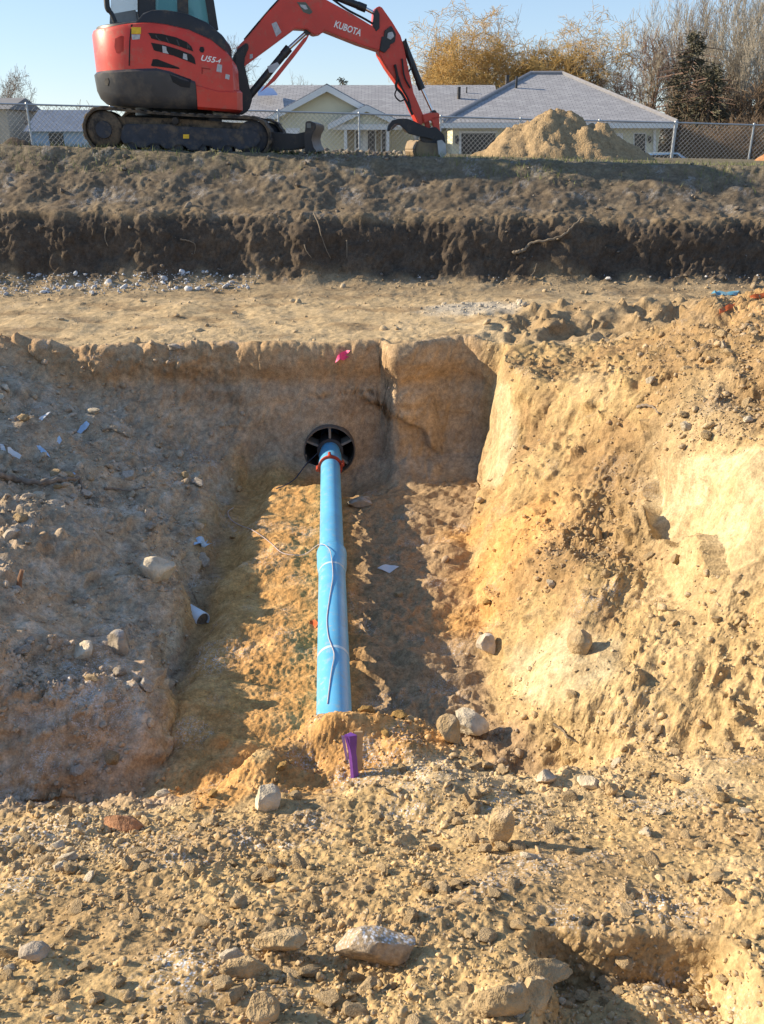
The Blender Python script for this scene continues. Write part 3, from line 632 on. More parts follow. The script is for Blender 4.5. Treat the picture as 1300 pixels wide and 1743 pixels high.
for q in (0.0, 1.10, 2.25, 3.75, 5.1):
    ax = Vector((math.sin(q), 0, math.cos(q))); side = ax.cross(cdir).normalized()
    a = pc + ax * (PR + .026)
    far = a
    for k in range(200):
        far = a + ax * (k * .001)
        if ((far.x - CASE.x) ** 2 + (far.z - CASE.z) ** 2) ** .5 > CASE_R - .014: break
    b = MB(); w = .011
    pts = [a - side * w, a + side * w, far + side * w, far - side * w]
    b.prism([p - cdir * .02 for p in pts], cdir * .16); obj('runner_bar', b.mesh('runner_bar', bevel=.003), M_SPACER, sp)

# ------------------------------------------------------------------ stakes, scraps and litter on the ground
M_PURPLE = mat('purple_ribbon', (.16, .055, .30), .45, noise=.18, nscale=18)
M_WOOD = mat('pale_wood', (.48, .35, .20), .75, noise=.15, nscale=16)
p, n = ground_at(601, 1318)
st = empty('marker_stake', p, 'short wooden stake wrapped in purple ribbon standing in the sand mound', 'stake')
def flat_strip(a, b, wa, wb, th, right=Vector((1, 0, 0))):
    a, b = Vector(a), Vector(b); nrm = (b - a).cross(right).normalized()
    return MB().prism([a - right * wa / 2, a + right * wa / 2, b + right * wb / 2, b - right * wb / 2], nrm * th)
top = p + Vector((-.012, .03, .185))
obj('wood_lath', flat_strip(p + Vector((.012, .02, -.03)), top + Vector((.030, .022, -.01)), .036, .036, .010).mesh('wood_lath', bevel=.002), M_WOOD, st)
rb = MB()
wv = [(0, .036), (.3, .030), (.5, .033), (.62, .030), (.85, .043), (1.0, .050)]
for (t0, w0), (t1, w1) in zip(wv, wv[1:]):
    a = (p + Vector((.004, -.012, -.02))).lerp(top + Vector((0, -.014, 0)), t0); b = (p + Vector((.004, -.012, -.02))).lerp(top + Vector((0, -.014, 0)), t1)
    rb.prism([a + Vector((-w0 / 2, .006, 0)), a + Vector((0, -.004, 0)), a + Vector((w0 / 2, .006, 0)), a + Vector((0, .016, 0))], b - a) if False else rb.add(
        [a + Vector((-w0 / 2, .005, 0)), a + Vector((-w0 * .1, -.005, 0)), a + Vector((w0 / 2, .003, 0)), a + Vector((0, .022, 0)),
         b + Vector((-w1 / 2, .005, 0)), b + Vector((-w1 * .1, -.005, 0)), b + Vector((w1 / 2, .003, 0)), b + Vector((0, .022, 0))],
        [(0, 1, 5, 4), (1, 2, 6, 5), (2, 3, 7, 6), (3, 0, 4, 7), (0, 3, 2, 1), (4, 5, 6, 7)])
obj('ribbon_wrap', rb.mesh('ribbon_wrap', 30), M_PURPLE, st)
obj('ribbon_tail', flat_strip(top + Vector((-.03, -.012, -.002)), p.lerp(top, .45) + Vector((-.022, -.016, 0)), .012, .009, .002).mesh('ribbon_tail'), mat('purple_ribbon_pale', (.40, .25, .52), .45, noise=.15, nscale=20), st)

def scrap(name, pts_px, m, label, cat, th=.004, lift=.012, group=None, bend=.3):
    """thin curved scrap lying on the ground, outline traced from the photograph"""
    pts = []
    c, n = ground_at(sum(a for a, _ in pts_px) / len(pts_px), sum(b for _, b in pts_px) / len(pts_px))
    nn = (n + Vector((0, -.5, .5))).normalized()
    o_ = c + nn * lift
    for a, b in pts_px:
        d = Vector(ray(a, b).tolist()); k = (o_ - Vector((0, 0, ZC))).dot(nn) / d.dot(nn); pts.append(Vector((0, 0, ZC)) + d * k)
    bm = bmesh.new(); vs = [bm.verts.new(q) for q in pts]; f = bm.faces.new(vs)
    bmesh.ops.triangulate(bm, faces=[f]); bmesh.ops.subdivide_edges(bm, edges=bm.edges[:], cuts=2, use_grid_fill=True)
    for v in bm.verts:
        dd = (v.co - o_); v.co += nn * (bend * .03 * math.sin(dd.x * 70 + len(pts_px)) + bend * .02 * math.sin(dd.y * 90))
    r = bmesh.ops.extrude_face_region(bm, geom=bm.faces[:])
    for g in r['geom']:
        if isinstance(g, bmesh.types.BMVert): g.co += nn * th
    bmesh.ops.recalc_face_normals(bm, faces=bm.faces)
    me = bpy.data.meshes.new(name); bm.to_mesh(me); bm.free(); smooth(me, 50)
    o = obj(name, me, m); own_origin(o); return tag(o, label, cat, group)
M_PINK = mat('pink_ribbon', (.75, .06, .22), .5, noise=.15, nscale=20)
M_PALEB = mat('pale_blue_plastic', (.42, .58, .78), .4, noise=.15, nscale=20, dirt=(.3, .24, .18), dirt_amt=.2, dirt_scale=30)
M_WHITEP = mat('white_plastic', (.68, .70, .72), .45, noise=.15, nscale=20, dirt=(.35, .28, .2), dirt_amt=.25, dirt_scale=30)
M_BLUET = mat('blue_tarp', (.12, .34, .48), .6, noise=.3, nscale=12, dirt=(.35, .27, .18), dirt_amt=.4, dirt_scale=16)
M_ORANGE = mat('orange_paint', (.62, .14, .04), .8, noise=.25, nscale=20)
scrap('ribbon', [(570, 617), (574, 606), (582, 600), (590, 596), (596, 598), (588, 605), (594, 607), (584, 613), (578, 612)], M_PINK, 'bright pink survey ribbon caught on the lip of the pit wall', 'ribbon', .003, .03, bend=.6)
for pts, lab in [([(131, 736), (137, 725), (148, 718), (153, 722), (147, 731), (138, 738)], 'pale blue plastic sliver highest on the left bank, tilted up to the right'),
                 ([(96, 748), (101, 741), (105, 750), (101, 757), (97, 755)], 'small upright pale blue plastic chip on the left bank above the branch'),
                 ([(12, 763), (17, 762), (36, 777), (33, 782), (14, 770)], 'long white plastic sliver second from the left picture edge on the bank'),
                 ([(58, 755), (65, 755), (82, 772), (86, 779), (72, 772)], 'white and blue plastic sliver right of the sunlit rubble patch'),
                 ([(0, 757), (6, 754), (10, 768), (2, 771)], 'white plastic chip at the left picture edge'),
                 ([(108, 806), (126, 804), (129, 808), (112, 812)], 'flat pale blue plastic sliver lying just above the branch end'),
                 ([(60, 718), (72, 706), (86, 703), (74, 713), (66, 720)], 'faint bluish plastic strip among stones near the top of the left bank')]:
    scrap('plastic_scrap', pts, M_PALEB if 'blue' in lab else M_WHITEP, lab, 'plastic scrap', group='plastic scraps on the left bank')
scrap('torn_glove', [(322, 918), (335, 916), (345, 921), (356, 917), (353, 924), (361, 925), (350, 929), (338, 930), (328, 928)], M_PALEB, 'crumpled light blue plastic glove on the shaded ledge left of the sand', 'glove', bend=.8)
scrap('paper_sheet', [(642, 967), (656, 961), (679, 965), (663, 975)], mat('pale_card', (.55, .62, .70), .7, noise=.08), 'small pale square of card lying on the dark floor right of the pipe', 'card', bend=.15)
scrap('tarp_piece', [(1210, 499), (1224, 494), (1258, 496), (1254, 502), (1230, 503)], M_BLUET, 'scrap of bright blue tarp on the bench behind the right spoil heap', 'tarp', bend=.5)
scrap('flag_scrap', [(527, 1056), (535, 1055), (541, 1063), (536, 1070), (528, 1064)], M_ORANGE, 'small orange scrap half buried against the left side of the blue pipe', 'scrap', bend=.6)
# short pipe offcut with soil in its end
c, n = ground_at(346, 1058)
off = empty('pipe_offcut', c, 'short white pipe offcut plugged with dirt, half buried left of the sand', 'pipe offcut')
a = c + Vector((.012, -.03, .035)); ax = Vector((-.75, .62, .05)).normalized()
obj('tube', ring_tube(a, ax, [(.16, .055), (0, .055), (0, .049), (.16, .049)], 28).mesh('tube'), mat('pale_pvc', (.60, .70, .80), .4, noise=.08), off)
s = MB(); s.tube([a + ax * .012, a + ax * .03], .0495, 24); obj('soil_plug', s.mesh('soil_plug'), soil_material('plug_soil', False, (.20, .16, .12)), off)
# orange marking paint on the spoil heap
for pts, lab in [([(1222, 528), (1240, 518), (1252, 516), (1246, 524), (1232, 531), (1224, 535)], 'orange marking paint streak on the spoil heap crest, lower one'), ([(1276, 503), (1300, 499), (1330, 498), (1300, 506), (1282, 508)], 'orange marking paint patch at the right picture edge')]:
    scrap('paint_mark', pts, M_ORANGE, lab, 'paint mark', .002, .004, bend=.25)

# branches and roots
M_BARK = mat('grey_bark', (.20, .16, .125), .85, noise=.3, nscale=30, bump=.5)
M_ROOT = mat('pale_root', (.20, .16, .115), .85, noise=.25, nscale=30, bump=.4)
def stick(name, pts, r0, r1, m, label, cat, lift=.02, twigs=(), group=None, sag=0):
    P_ = [ground_at(a, b)[0] + Vector((0, -.01, lift)) for a, b in pts]; path = catmull(P_, 6)
    path = [q + Vector((0, 0, .006 * math.sin(i * 1.9) * r0 / .02)) for i, q in enumerate(path)]
    rr = list(np.linspace(r0, r1, len(path)) * (1 + .12 * np.sin(np.arange(len(path)) * 1.3)))
    if not twigs:
        o = obj(name, MB().tube(path, rr, 8).mesh(name, 60), m); own_origin(o); return tag(o, label, cat, group)
    e = empty(name, P_[0], label, cat, group); obj('stem', MB().tube(path, rr, 8).mesh('stem', 60), m, e)
    for tw in twigs:
        Q = [ground_at(a, b)[0] + Vector((0, -.01, lift)) for a, b in tw]
        pq = catmull(Q, 5); obj('twig', MB().tube(pq, list(np.linspace(r1 * .8, r1 * .3, len(pq))), 6).mesh('twig', 60), m, e)
    return e
stick('branch', [(-40, 800), (0, 812), (30, 820), (65, 826), (100, 824), (137, 819)], .026, .014, M_BARK, 'long bare grey branch lying across the left bank rubble', 'branch', .03, [[(100, 824), (120, 822), (140, 818)], [(140, 822), (143, 836), (146, 850)]])
stick('root', [(180, 830), (200, 833), (225, 834), (250, 829)], .010, .005, M_BARK, 'thin dark root trailing from the right end of the grey branch', 'root', .012)
stick('root', [(175, 733), (190, 731), (205, 738), (222, 746)], .012, .007, M_ROOT, 'pale curved root among stones near the top of the left bank', 'root', .02)
stick('root', [(870, 437), (880, 432), (893, 431), (905, 421), (935, 414), (955, 405), (975, 392), (995, 372)], .022, .008, M_ROOT, 'long pale root snaking diagonally over the dark cut bank', 'root', .04, [[(975, 392), (985, 385), (1012, 384)]], group='roots in the dark cut bank')
for pts, lab in [([(536, 371), (541, 388), (548, 405), (556, 430), (566, 445)], 'pale root hanging down the dark cut bank, left of centre'),
                 ([(516, 422), (524, 434), (533, 446)], 'short thin root low on the dark cut bank left of centre'),
                 ([(588, 418), (592, 432), (589, 446)], 'short pale root hanging right of the longer hanging root'),
                 ([(308, 416), (322, 420), (332, 424), (335, 440)], 'thin bent root on the dark cut bank below the excavator'),
                 ([(180, 395), (182, 410), (184, 424)], 'thin root hanging on the dark cut bank at far left'),
                 ([(905, 475), (910, 468), (912, 458)], 'tiny pale root standing at the foot of the cut bank')]:
    stick('root', pts, .008, .003, M_ROOT, lab, 'root', .05, group='roots in the dark cut bank')
stick('twig', [(942, 1232), (955, 1245), (962, 1258), (980, 1268)], .007, .003, M_ROOT, 'small dry twig on the lower right bank', 'twig', .015)
stick('twig', [(1082, 697), (1096, 694), (1108, 700), (1118, 710)], .012, .004, M_BARK, 'dark twig sticking out of the right bank above the rubble gully', 'twig', .03)
c, n = ground_at(36, 1000)
o = obj('stick', MB().tube([c + Vector((-.015, 0, -.02)), c + Vector((0, 0, .04)), c + Vector((.02, .01, .10))], [.016, .014, .010], 8).mesh('stick'), mat('reddish_wood', (.30, .16, .09), .8, noise=.2, nscale=20)); own_origin(o)
tag(o, 'short reddish stick poking upright out of the left bank', 'stick')

# ------------------------------------------------------------------ excavator
TH = R(12); CX, CY = -2.84, 12.88
E1 = Vector((math.cos(TH), math.sin(TH), 0)); E2 = Vector((-math.sin(TH), math.cos(TH), 0))
EC = Vector((CX, CY, 0))
def upl(px, py, t=-.93):
    """point of the upper structure's long plane (t metres across) seen at a pixel"""
    d = Vector(ray(px, py).tolist()); k = (EC.dot(E2) + t) / d.dot(E2); return Vector((0, 0, ZC)) + d * k
def sz(px, py, t=-.93):
    p = upl(px, py, t); return (p - EC).dot(E1), p.z
gz = 2.612
ex = empty('excavator', (CX, CY, gz), 'red and black compact excavator parked on the upper ground', 'excavator')
def part(name, mb, m, parent=ex, ang=40, bevel=0.0): return obj(name, mb.mesh(name, ang, bevel), m, parent)
def slab(name, pts, t0, t1, m, parent=ex, bevel=.012, ang=40):
    """traced outline swept across the machine from t0 (near) to t1"""
    return part(name, MB().prism([upl(a, b, t0) for a, b in pts], E2 * (t1 - t0)), m, parent, ang, bevel)

# tracks: stadium path traced on the near face
YN = 11.95
def near(px, py): return at(px, py, YN)
cl_, cr_ = near(176, 221), near(428, 234)
r_l, r_r = .235, .215
def track(dy, name_far=False):
    tr = empty('track', Vector((CX, CY + (0.78 if dy else -0.78), gz))); tr.parent = ex; tr.location = Vector((0, .78 if dy else -.78, 0))
    off = Vector((0, dy, 0)); path = []
    ax = (cr_ - cl_); ax.y = 0; ax.normalize(); up = Vector((-ax.z, 0, ax.x))
    for q in np.linspace(math.pi / 2, 3 * math.pi / 2, 15): path.append(cl_ + (ax * math.cos(q) + up * math.sin(q)) * r_l)
    n_b = 22
    for k in range(1, n_b): path.append((cl_ - up * r_l).lerp(cr_ - up * r_r, k / n_b))
    for q in np.linspace(-math.pi / 2, math.pi / 2, 13): path.append(cr_ + (ax * math.cos(q) + up * math.sin(q)) * r_r)
    for k in range(1, n_b): path.append((cr_ + up * r_r).lerp(cl_ + up * r_l, k / n_b) - up * (.018 * math.sin(math.pi * k / n_b)))
    n = len(path); b = MB()
    V = []
    cen = (cl_ + cr_) / 2
    def nrm(i):
        t = (path[(i + 1) % n] - path[i - 1]).normalized(); q = Vector((t.z, 0, -t.x))
        return q if q.dot(path[i] - (cl_ if (path[i] - cl_).length < (path[i] - cr_).length else cr_)) > -.001 else -q
    nr_ = [nrm(i) for i in range(n)]
    for i in range(n):
        for (o_, y_) in ((.0, 0), (.028, 0), (.028, .40), (.0, .40)): V.append(path[i] + nr_[i] * o_ + Vector((0, y_, 0)) + off)
    Fb = []
    for i in range(n):
        j = (i + 1) % n
        for k in range(4): Fb.append((i * 4 + k, j * 4 + k, j * 4 + (k + 1) % 4, i * 4 + (k + 1) % 4))
    b.add(V, Fb); part('rubber_belt', b, M_RUBBER, tr, 50)
    # lugs, one by one
    cum_ = [0.0]
    for i in range(n): cum_.append(cum_[-1] + (path[(i + 1) % n] - path[i]).length)
    NL = 46
    for k in range(NL):
        d = cum_[-1] * k / NL; i = int(np.searchsorted(cum_, d, 'right') - 1) % n; f_ = (d - cum_[i]) / max(1e-6, cum_[i + 1] - cum_[i])
        p = path[i].lerp(path[(i + 1) % n], f_); nn = nr_[i].lerp(nr_[(i + 1) % n], f_).normalized(); tt = (path[(i + 1) % n] - path[i]).normalized()
        lb = MB(); h = .017; y0, y1 = -.006, .406
        base = p + nn * .024 + off
        q = [base - tt * .040 + Vector((0, y0, 0)), base + tt * .040 + Vector((0, y0, 0)), base + tt * .040 + Vector((0, y1, 0)), base - tt * .040 + Vector((0, y1, 0))]
        q2 = [base - tt * .024 + nn * h + Vector((0, y0 + .01, 0)), base + tt * .024 + nn * h + Vector((0, y0 + .01, 0)), base + tt * .024 + nn * h + Vector((0, y1 - .01, 0)), base - tt * .024 + nn * h + Vector((0, y1 - .01, 0))]
        lb.add(q + q2, [(0, 1, 2, 3), (4, 7, 6, 5), (0, 4, 5, 1), (1, 5, 6, 2), (2, 6, 7, 3), (3, 7, 4, 0)])
        part('track_lug', lb, M_RUBBER, tr, 30)
    # side frame, wheels
    fr_ = [(206, 216), (214, 211), (290, 212), (300, 215), (430, 221), (442, 228), (444, 240), (436, 250), (420, 254), (404, 256), (398, 250), (384, 249), (376, 256), (364, 256), (358, 249), (344, 248), (336, 256), (322, 257), (312, 248), (300, 248), (292, 254), (280, 254), (270, 246), (256, 246), (248, 252), (234, 252), (224, 244), (210, 246), (203, 236)]
    part('track_frame', MB().prism([near(a, b_) + off + Vector((0, .03, 0)) for a, b_ in fr_], Vector((0, .30, 0))), M_NAVY, tr, 30, .012)
    part('frame_top', MB().prism([near(a, b_) + off + Vector((0, .10, 0)) for a, b_ in [(190, 198), (300, 202), (430, 211), (436, 224), (206, 222), (192, 214)]], Vector((0, .2, 0))), M_RUBBER, tr, 30, .01)
    sp_ = part('drive_sprocket', lathe(cl_ + off + Vector((0, .02, 0)), (0, 1, 0), [(0, .07), (0, .19), (.03, .226), (.30, .226), (.30, .17)], 28), M_RUBBER, tr)
    part('hub', lathe(cl_ + off + Vector((0, -.005, 0)), (0, 1, 0), [(0, .04), (0, .10), (.05, .11)], 20), M_NAVY, sp_)
    part('idler_wheel', lathe(cr_ + off + Vector((0, .06, 0)), (0, 1, 0), [(0, .05), (0, .16), (.02, .20), (.26, .20), (.28, .12)], 28), M_NAVY, tr)
    for px in (222, 262, 302, 342, 386):
        c = near(px, 250 + (px - 222) * .035) + off
        part('roller', lathe(c + Vector((0, .05, .0)), (0, 1, 0), [(0, .03), (0, .062), (.28, .062), (.28, .03)], 16), M_NAVY, tr)
    part('top_roller', lathe(near(298, 206) + off + Vector((0, -.01, 0)), (0, 1, 0), [(0, .02), (0, .042), (.3, .042)], 16), M_RUBBER, tr)
    if not dy:
        part('warning_sticker', MB().prism([near(a, b_) + Vector((0, .024, 0)) for a, b_ in [(311, 229), (321, 229), (321, 236), (311, 236)]], Vector((0, .004, 0))), M_YEL, tr)
    return tr
track(0.0); track(1.56)
b = MB(); b.box((CX - .55, CY - .56, gz + .22), (CX + .55, CY + .56, gz + .46)); part('undercarriage', b, M_NAVY, ex, 30, .03)
part('turntable', lathe((CX, CY, gz + .40), (0, 0, 1), [(0, .40), (0, .52), (.16, .52), (.16, .40)], 36), M_BLACKP)
# dozer blade at the front
def nb(px, py): return at(px, py, 12.0)
bl = part('blade', MB().prism([nb(a, b_) for a, b_ in [(520, 207), (527, 206), (537, 210), (538, 217), (532, 228), (530, 238), (533, 250), (539, 259), (519, 261), (518, 246), (517, 232), (519, 222)]], Vector((0, 1.75, 0))), M_BLACKP, ex, 40, .008)
part('lifting_eye', MB().prism([nb(a, b_) + Vector((0, -.012, 0)) for a, b_ in [(522, 210), (529, 210), (529, 218), (522, 218)]], Vector((0, .008, 0))), mat('eye_gap', (.16, .17, .16), .8, noise=.1), bl)
for dy in (.20, 1.15):
    part('blade_arm', MB().prism([nb(a, b_) + Vector((0, dy, 0)) for a, b_ in [(440, 228), (459, 225), (500, 228), (519, 224), (519, 250), (500, 256), (459, 258), (440, 252)]], Vector((0, .28, 0))), M_BLACKP, bl, 40, .015)

# upper structure: closed shells lofted on the machine's plan outline
def plan(inset=0.0, sf=.87, s_min=None, n=28):
    out = []
    for k in range(n + 1):
        q = math.pi * k / n                       # right side, round the tail, to the left side
        s_ = -(.97 - inset) * abs(math.sin(q)) ** .80; t_ = -(.95 - inset) * (abs(math.cos(q)) ** .62) * (1 if q < math.pi / 2 else -1)
        out.append((s_, t_))
    if s_min is None: pass
    fr = sf - inset
    return [(fr - .08, -(.95 - inset)), (fr * .66, -(.95 - inset)), (fr * .33, -(.95 - inset))] + out + [(fr * .33, .95 - inset), (fr * .66, .95 - inset), (fr - .08, .95 - inset), (fr, .80 - inset), (fr, 0), (fr, -.80 + inset)]
def W(s_, t_, z_): return EC + E1 * s_ + E2 * t_ + Vector((0, 0, z_))
def loft(rings, cap=True):
    b = MB(); n = len(rings[0])
    for r in rings: b.v += [tuple(p) for p in r]
    for i in range(len(rings) - 1):
        for j in range(n): b.f.append((i * n + j, i * n + (j + 1) % n, (i + 1) * n + (j + 1) % n, (i + 1) * n + j))
    if cap: b.f.append(tuple(range(n))[::-1]); b.f.append(tuple((len(rings) - 1) * n + j for j in range(n)))
    return b
def zcurve(pts):
    sv = sorted(sz(a, b_) for a, b_ in pts); xs = [a for a, _ in sv]; zs = [b_ for _, b_ in sv]
    return lambda s_: float(np.interp(s_, xs, zs))
z_hood = zcurve([(178, 42), (215, 38), (255, 36), (300, 42), (345, 56), (380, 80), (404, 108), (413, 128)])
z_cw_top = zcurve([(163, 118), (200, 118), (265, 116), (300, 124), (334, 140), (345, 150), (413, 150)])
z_bot = zcurve([(163, 172), (200, 180), (265, 184), (334, 186), (412, 192)])
z_cut = lambda s_: z_cw_top(s_)
def shell(name, lo, hi, m, inset0, inset1, sf=.87, parent=ex, clip=None, round_=.05, ang=35):
    P0 = plan(inset0, sf); P1 = plan(inset0 + round_ * .3, sf); P2 = plan(inset1, sf)
    if clip: P0, P1, P2 = ([(clip(s_), t_) for s_, t_ in q] for q in (P0, P1, P2))
    rings = [[W(s_, t_, lo(s_)) for s_, t_ in P0], [W(s_, t_, lo(s_) + .3 * (hi(s_) - lo(s_))) for s_, t_ in P0], [W(s_, t_, hi(s_) - round_) for s_, t_ in P0], [W(s_, t_, hi(s_) - round_ * .3) for s_, t_ in P1], [W(s_, t_, hi(s_)) for s_, t_ in P2]]
    return part(name, loft(rings), m, parent, ang)
S_CW = sz(334, 160)[0]
part('revolving_deck', loft([[W(s_ * .93, t_ * .93, z_bot(s_) + .02) for s_, t_ in plan(.03)], [W(s_ * .95, t_ * .95, z_bot(s_) + .12) for s_, t_ in plan(.03)]]), M_BLACKP)
hood = shell('engine_hood', lambda s_: z_cw_top(s_) - .06, z_hood, M_RED, .02, .09, round_=.06)
cwp = [(min(s_, S_CW), t_) for s_, t_ in plan(0)]
def cw_ring(dz, ins, top): return [W(min(s_, S_CW), t_, (z_cw_top(min(s_, S_CW)) if top else z_bot(min(s_, S_CW))) + dz) for s_, t_ in plan(ins)]
cw = part('counterweight', loft([cw_ring(.0, .10, False), cw_ring(.05, .035, False), cw_ring(.14, .0, False), cw_ring(-.03, -.012, True), cw_ring(.0, .02, True)]), M_CW, ex, 35)
sk_ring = lambda dz, ins, top: [W(max(s_, S_CW + .004), t_, (z_cw_top(max(s_, S_CW)) - .02 if top else z_bot(max(s_, S_CW))) + dz) for s_, t_ in plan(ins, .89)]
part('side_skirt', loft([sk_ring(.0, .05, False), sk_ring(.03, .012, False), sk_ring(-.03, .004, True), sk_ring(.0, .03, True)]), M_RED, ex, 35)
# black cowl and cab on the far side
z_cowl = zcurve([(178, 38), (232, 36), (244, 22), (262, 16), (300, 18), (335, 28), (365, 46), (392, 74), (410, 108)])
shell('cab_cowl', lambda s_: z_hood(s_) - .10, lambda s_: z_cowl(s_) + .01, M_BLACKP, .075, .11, sf=.86, round_=.03)
cabr = empty('cab', (0, 0, 0)); cabr.parent = ex; cabr.location = W(.1, .3, gz + 1.4) - Vector((CX, CY, gz))
T0, T1 = -.42, .88
def cabpost(name, pts, t0, t1, m=M_BLACKP): return slab(name, pts, t0, t1, m, cabr, .01)
cabpost('pillar', [(238, -120), (262, -120), (265, 26), (236, 30)], T0, T0 + .09)
cabpost('pillar', [(299, -120), (316, -120), (321, 30), (302, 26)], T0, T0 + .07)
cabpost('pillar', [(330, -120), (345, -120), (372, 52), (357, 48)], T0, T0 + .08)
for pts in ([(232, -120), (258, -120), (262, 26), (234, 30)], [(322, -120), (336, -120), (362, 50), (348, 46)]): cabpost('pillar', pts, T1 - .08, T1)
cabpost('roof', [(228, -150), (340, -150), (346, -120), (232, -118)], T0 - .02, T1 + .02)
M_PALEGL = glass_mat('sky_toned_rear_glass', (.55, .60, .62), .05, .55)  # whitish colour stands in for sky mirrored in the glass
for nm, pts, t in (('side_window', [(262, -118), (300, -118), (303, 26), (265, 26)], T0 + .03), ('side_window', [(315, -118), (332, -118), (358, 48), (320, 30)], T0 + .03), ('far_window', [(258, -118), (324, -118), (350, 46), (262, 26)], T1 - .03)):
    slab(nm, pts, t, t + .008, M_CABGL, cabr, 0)
# rear: pale rear panel, exhaust / grab handle
slab('rear_panel', [(187, 24), (233, 16), (236, 40), (186, 42)], -.25, .55, mat('grey_plastic', (.22, .23, .23), .6, noise=.15), cabr, .02)
slab('rear_window', [(190, -60), (234, -90), (234, 18), (188, 24)], -.20, -.19, M_PALEGL, cabr, 0)
slab('seat', [(268, -40), (296, -44), (300, 10), (330, 14), (330, 30), (270, 28)], .05, .55, M_BLACKP, cabr, .03)
hp = [upl(181, -2, -.5), upl(183, 14, -.5), upl(190, 24, -.5), upl(196, 38, -.5)]
part('grab_handle', MB().tube(catmull(hp, 5), [.035] * 8 + [.028] * 8, 10), M_BLACKP, ex)

# flat pieces laid on the panels: cast from the eye onto the panel that carries them
def bvh_of(*obs):
    V = []; Fc = []
    for o in obs:
        k = len(V); w = Vector((0, 0, 0)); p = o
        while p is not None: w += p.location; p = p.parent
        V += [v.co + w for v in o.data.vertices]; Fc += [tuple(i + k for i in f.vertices) for f in o.data.polygons]
    return BVHTree.FromPolygons(V, Fc)
def lay_on(name, bm, bvh, m, parent, proud=.006):
    """bm: flat mesh in picture coordinates (x, y = pixel); returns it laid on the surface with a little thickness"""
    O = Vector((0, 0, ZC))
    for v in bm.verts:
        d = Vector(ray(v.co.x, v.co.y).tolist()).normalized(); h = bvh.ray_cast(O, d)
        if h[0] is None: h = bvh.find_nearest(O + d * 11.5)
        nn = h[1] if h[1].dot(d) < 0 else -h[1]
        v.co = h[0] + nn * proud
    r = bmesh.ops.extrude_face_region(bm, geom=bm.faces[:])
    for g in r['geom']:
        if isinstance(g, bmesh.types.BMVert): g.co += (g.co - O).normalized() * proud * 1.5
    bmesh.ops.recalc_face_normals(bm, faces=bm.faces)
    me = bpy.data.meshes.new(name); bm.to_mesh(me); bm.free(); smooth(me, 40)
    return obj(name, me, m, parent)
def poly_bm(pts, cuts=3):
    bm = bmesh.new(); bm.faces.new([bm.verts.new((a, b_, 0)) for a, b_ in pts])
    bmesh.ops.triangulate(bm, faces=bm.faces[:]); bmesh.ops.subdivide_edges(bm, edges=bm.edges[:], cuts=cuts, use_grid_fill=True)
    return bm
def text_bm(body, p0, p1, height, slant=0.0):
    """lettering between two baseline points in picture coordinates"""
    me = text_mesh(body); co = np.array([v.co[:] for v in me.vertices]); x0, x1 = co[:, 0].min(), co[:, 0].max(); hh = co[:, 1].max()
    a = np.array(p0, float); e = np.array(p1, float) - a; nrm = np.array([e[1], -e[0]]); nrm /= np.linalg.norm(nrm)
    bm = bmesh.new(); bm.from_mesh(me)
    for v, c in zip(bm.verts, co):
        q = a + e * ((c[0] - x0) / (x1 - x0)) + nrm * height * c[1] / hh + (e / np.linalg.norm(e)) * slant * c[1] / hh
        v.co = (q[0], q[1], 0)
    return bm
bvb = bvh_of(hood, cw)
bvh_all = bvh_of(*[o for o in ex.children if o.type == 'MESH'])
M_VENT = mat('black_vent', (.012, .012, .014), .7, noise=.2)
v1 = lay_on('vent', poly_bm([(252, 56), (275, 58), (300, 64), (318, 72), (326, 80), (329, 88), (310, 81), (285, 73), (258, 66)]), bvb, M_VENT, hood)
v2 = lay_on('vent', poly_bm([(257, 73), (280, 77), (305, 85), (326, 93), (331, 99), (333, 110), (318, 104), (295, 95), (262, 86)]), bvb, M_VENT, hood)
for pts in ([(276, 78), (283, 80), (284, 92), (277, 90)], [(312, 91), (318, 93), (319, 103), (311, 100)]): lay_on('vent_louvre', poly_bm(pts, 1), bvh_of(v2), M_GREY, v2, .004)
for k in range(4): lay_on('vent_rib', poly_bm([(264 + k * 18, 60 + k * 4), (266 + k * 18, 60 + k * 4), (270 + k * 18, 69 + k * 4.5), (268 + k * 18, 69 + k * 4.5)], 1), bvh_of(v1), M_CW, v1, .004)
lay_on('recess_line', poly_bm([(257, 112), (260, 101), (268, 101), (304, 115), (306, 118), (268, 104), (262, 104), (260, 113)], 2), bvb, M_VENT, hood, .004)
lay_on('panel_gap', poly_bm([(219, 112), (221, 112), (222, 70), (226, 42), (223, 42), (220, 70)], 2), bvb, M_VENT, hood, .004)
lay_on('tail_recess_shade', poly_bm([(196, 66), (207, 61), (211, 62), (210, 88), (198, 90), (195, 80)], 2), bvb, mat('recess_shade_red', (.36, .02, .012), .5, noise=.1), hood, .004)  # flat piece; the shade of the recess is painted as darker red
lay_on('warning_sticker', poly_bm([(224, 47), (240, 47), (240, 58), (224, 58)], 2), bvb, M_YEL, hood)
lay_on('info_sticker', poly_bm([(224, 59), (239, 59), (238, 67), (225, 68)], 2), bvb, M_GREY, hood)
lay_on('latch', poly_bm([(341, 80), (346, 80), (348, 85), (346, 90), (341, 89), (339, 85)], 1), bvb, M_VENT, hood)
lay_on('number_lettering', text_bm('U55', (341, 103), (365, 107), 9.5, 2), bvb, M_WHITE, hood)
lay_on('number_lettering', text_bm('-4', (366, 107), (374, 108), 8, 2), bvb, M_WHITE, hood)
lay_on('badge', poly_bm([(370, 109), (378, 111), (377, 124), (368, 122)], 1), bvb, M_GREY, hood)
lay_on('small_sticker', poly_bm([(384, 126), (391, 128), (390, 136), (383, 134)], 1), bvb, M_GREY, hood)
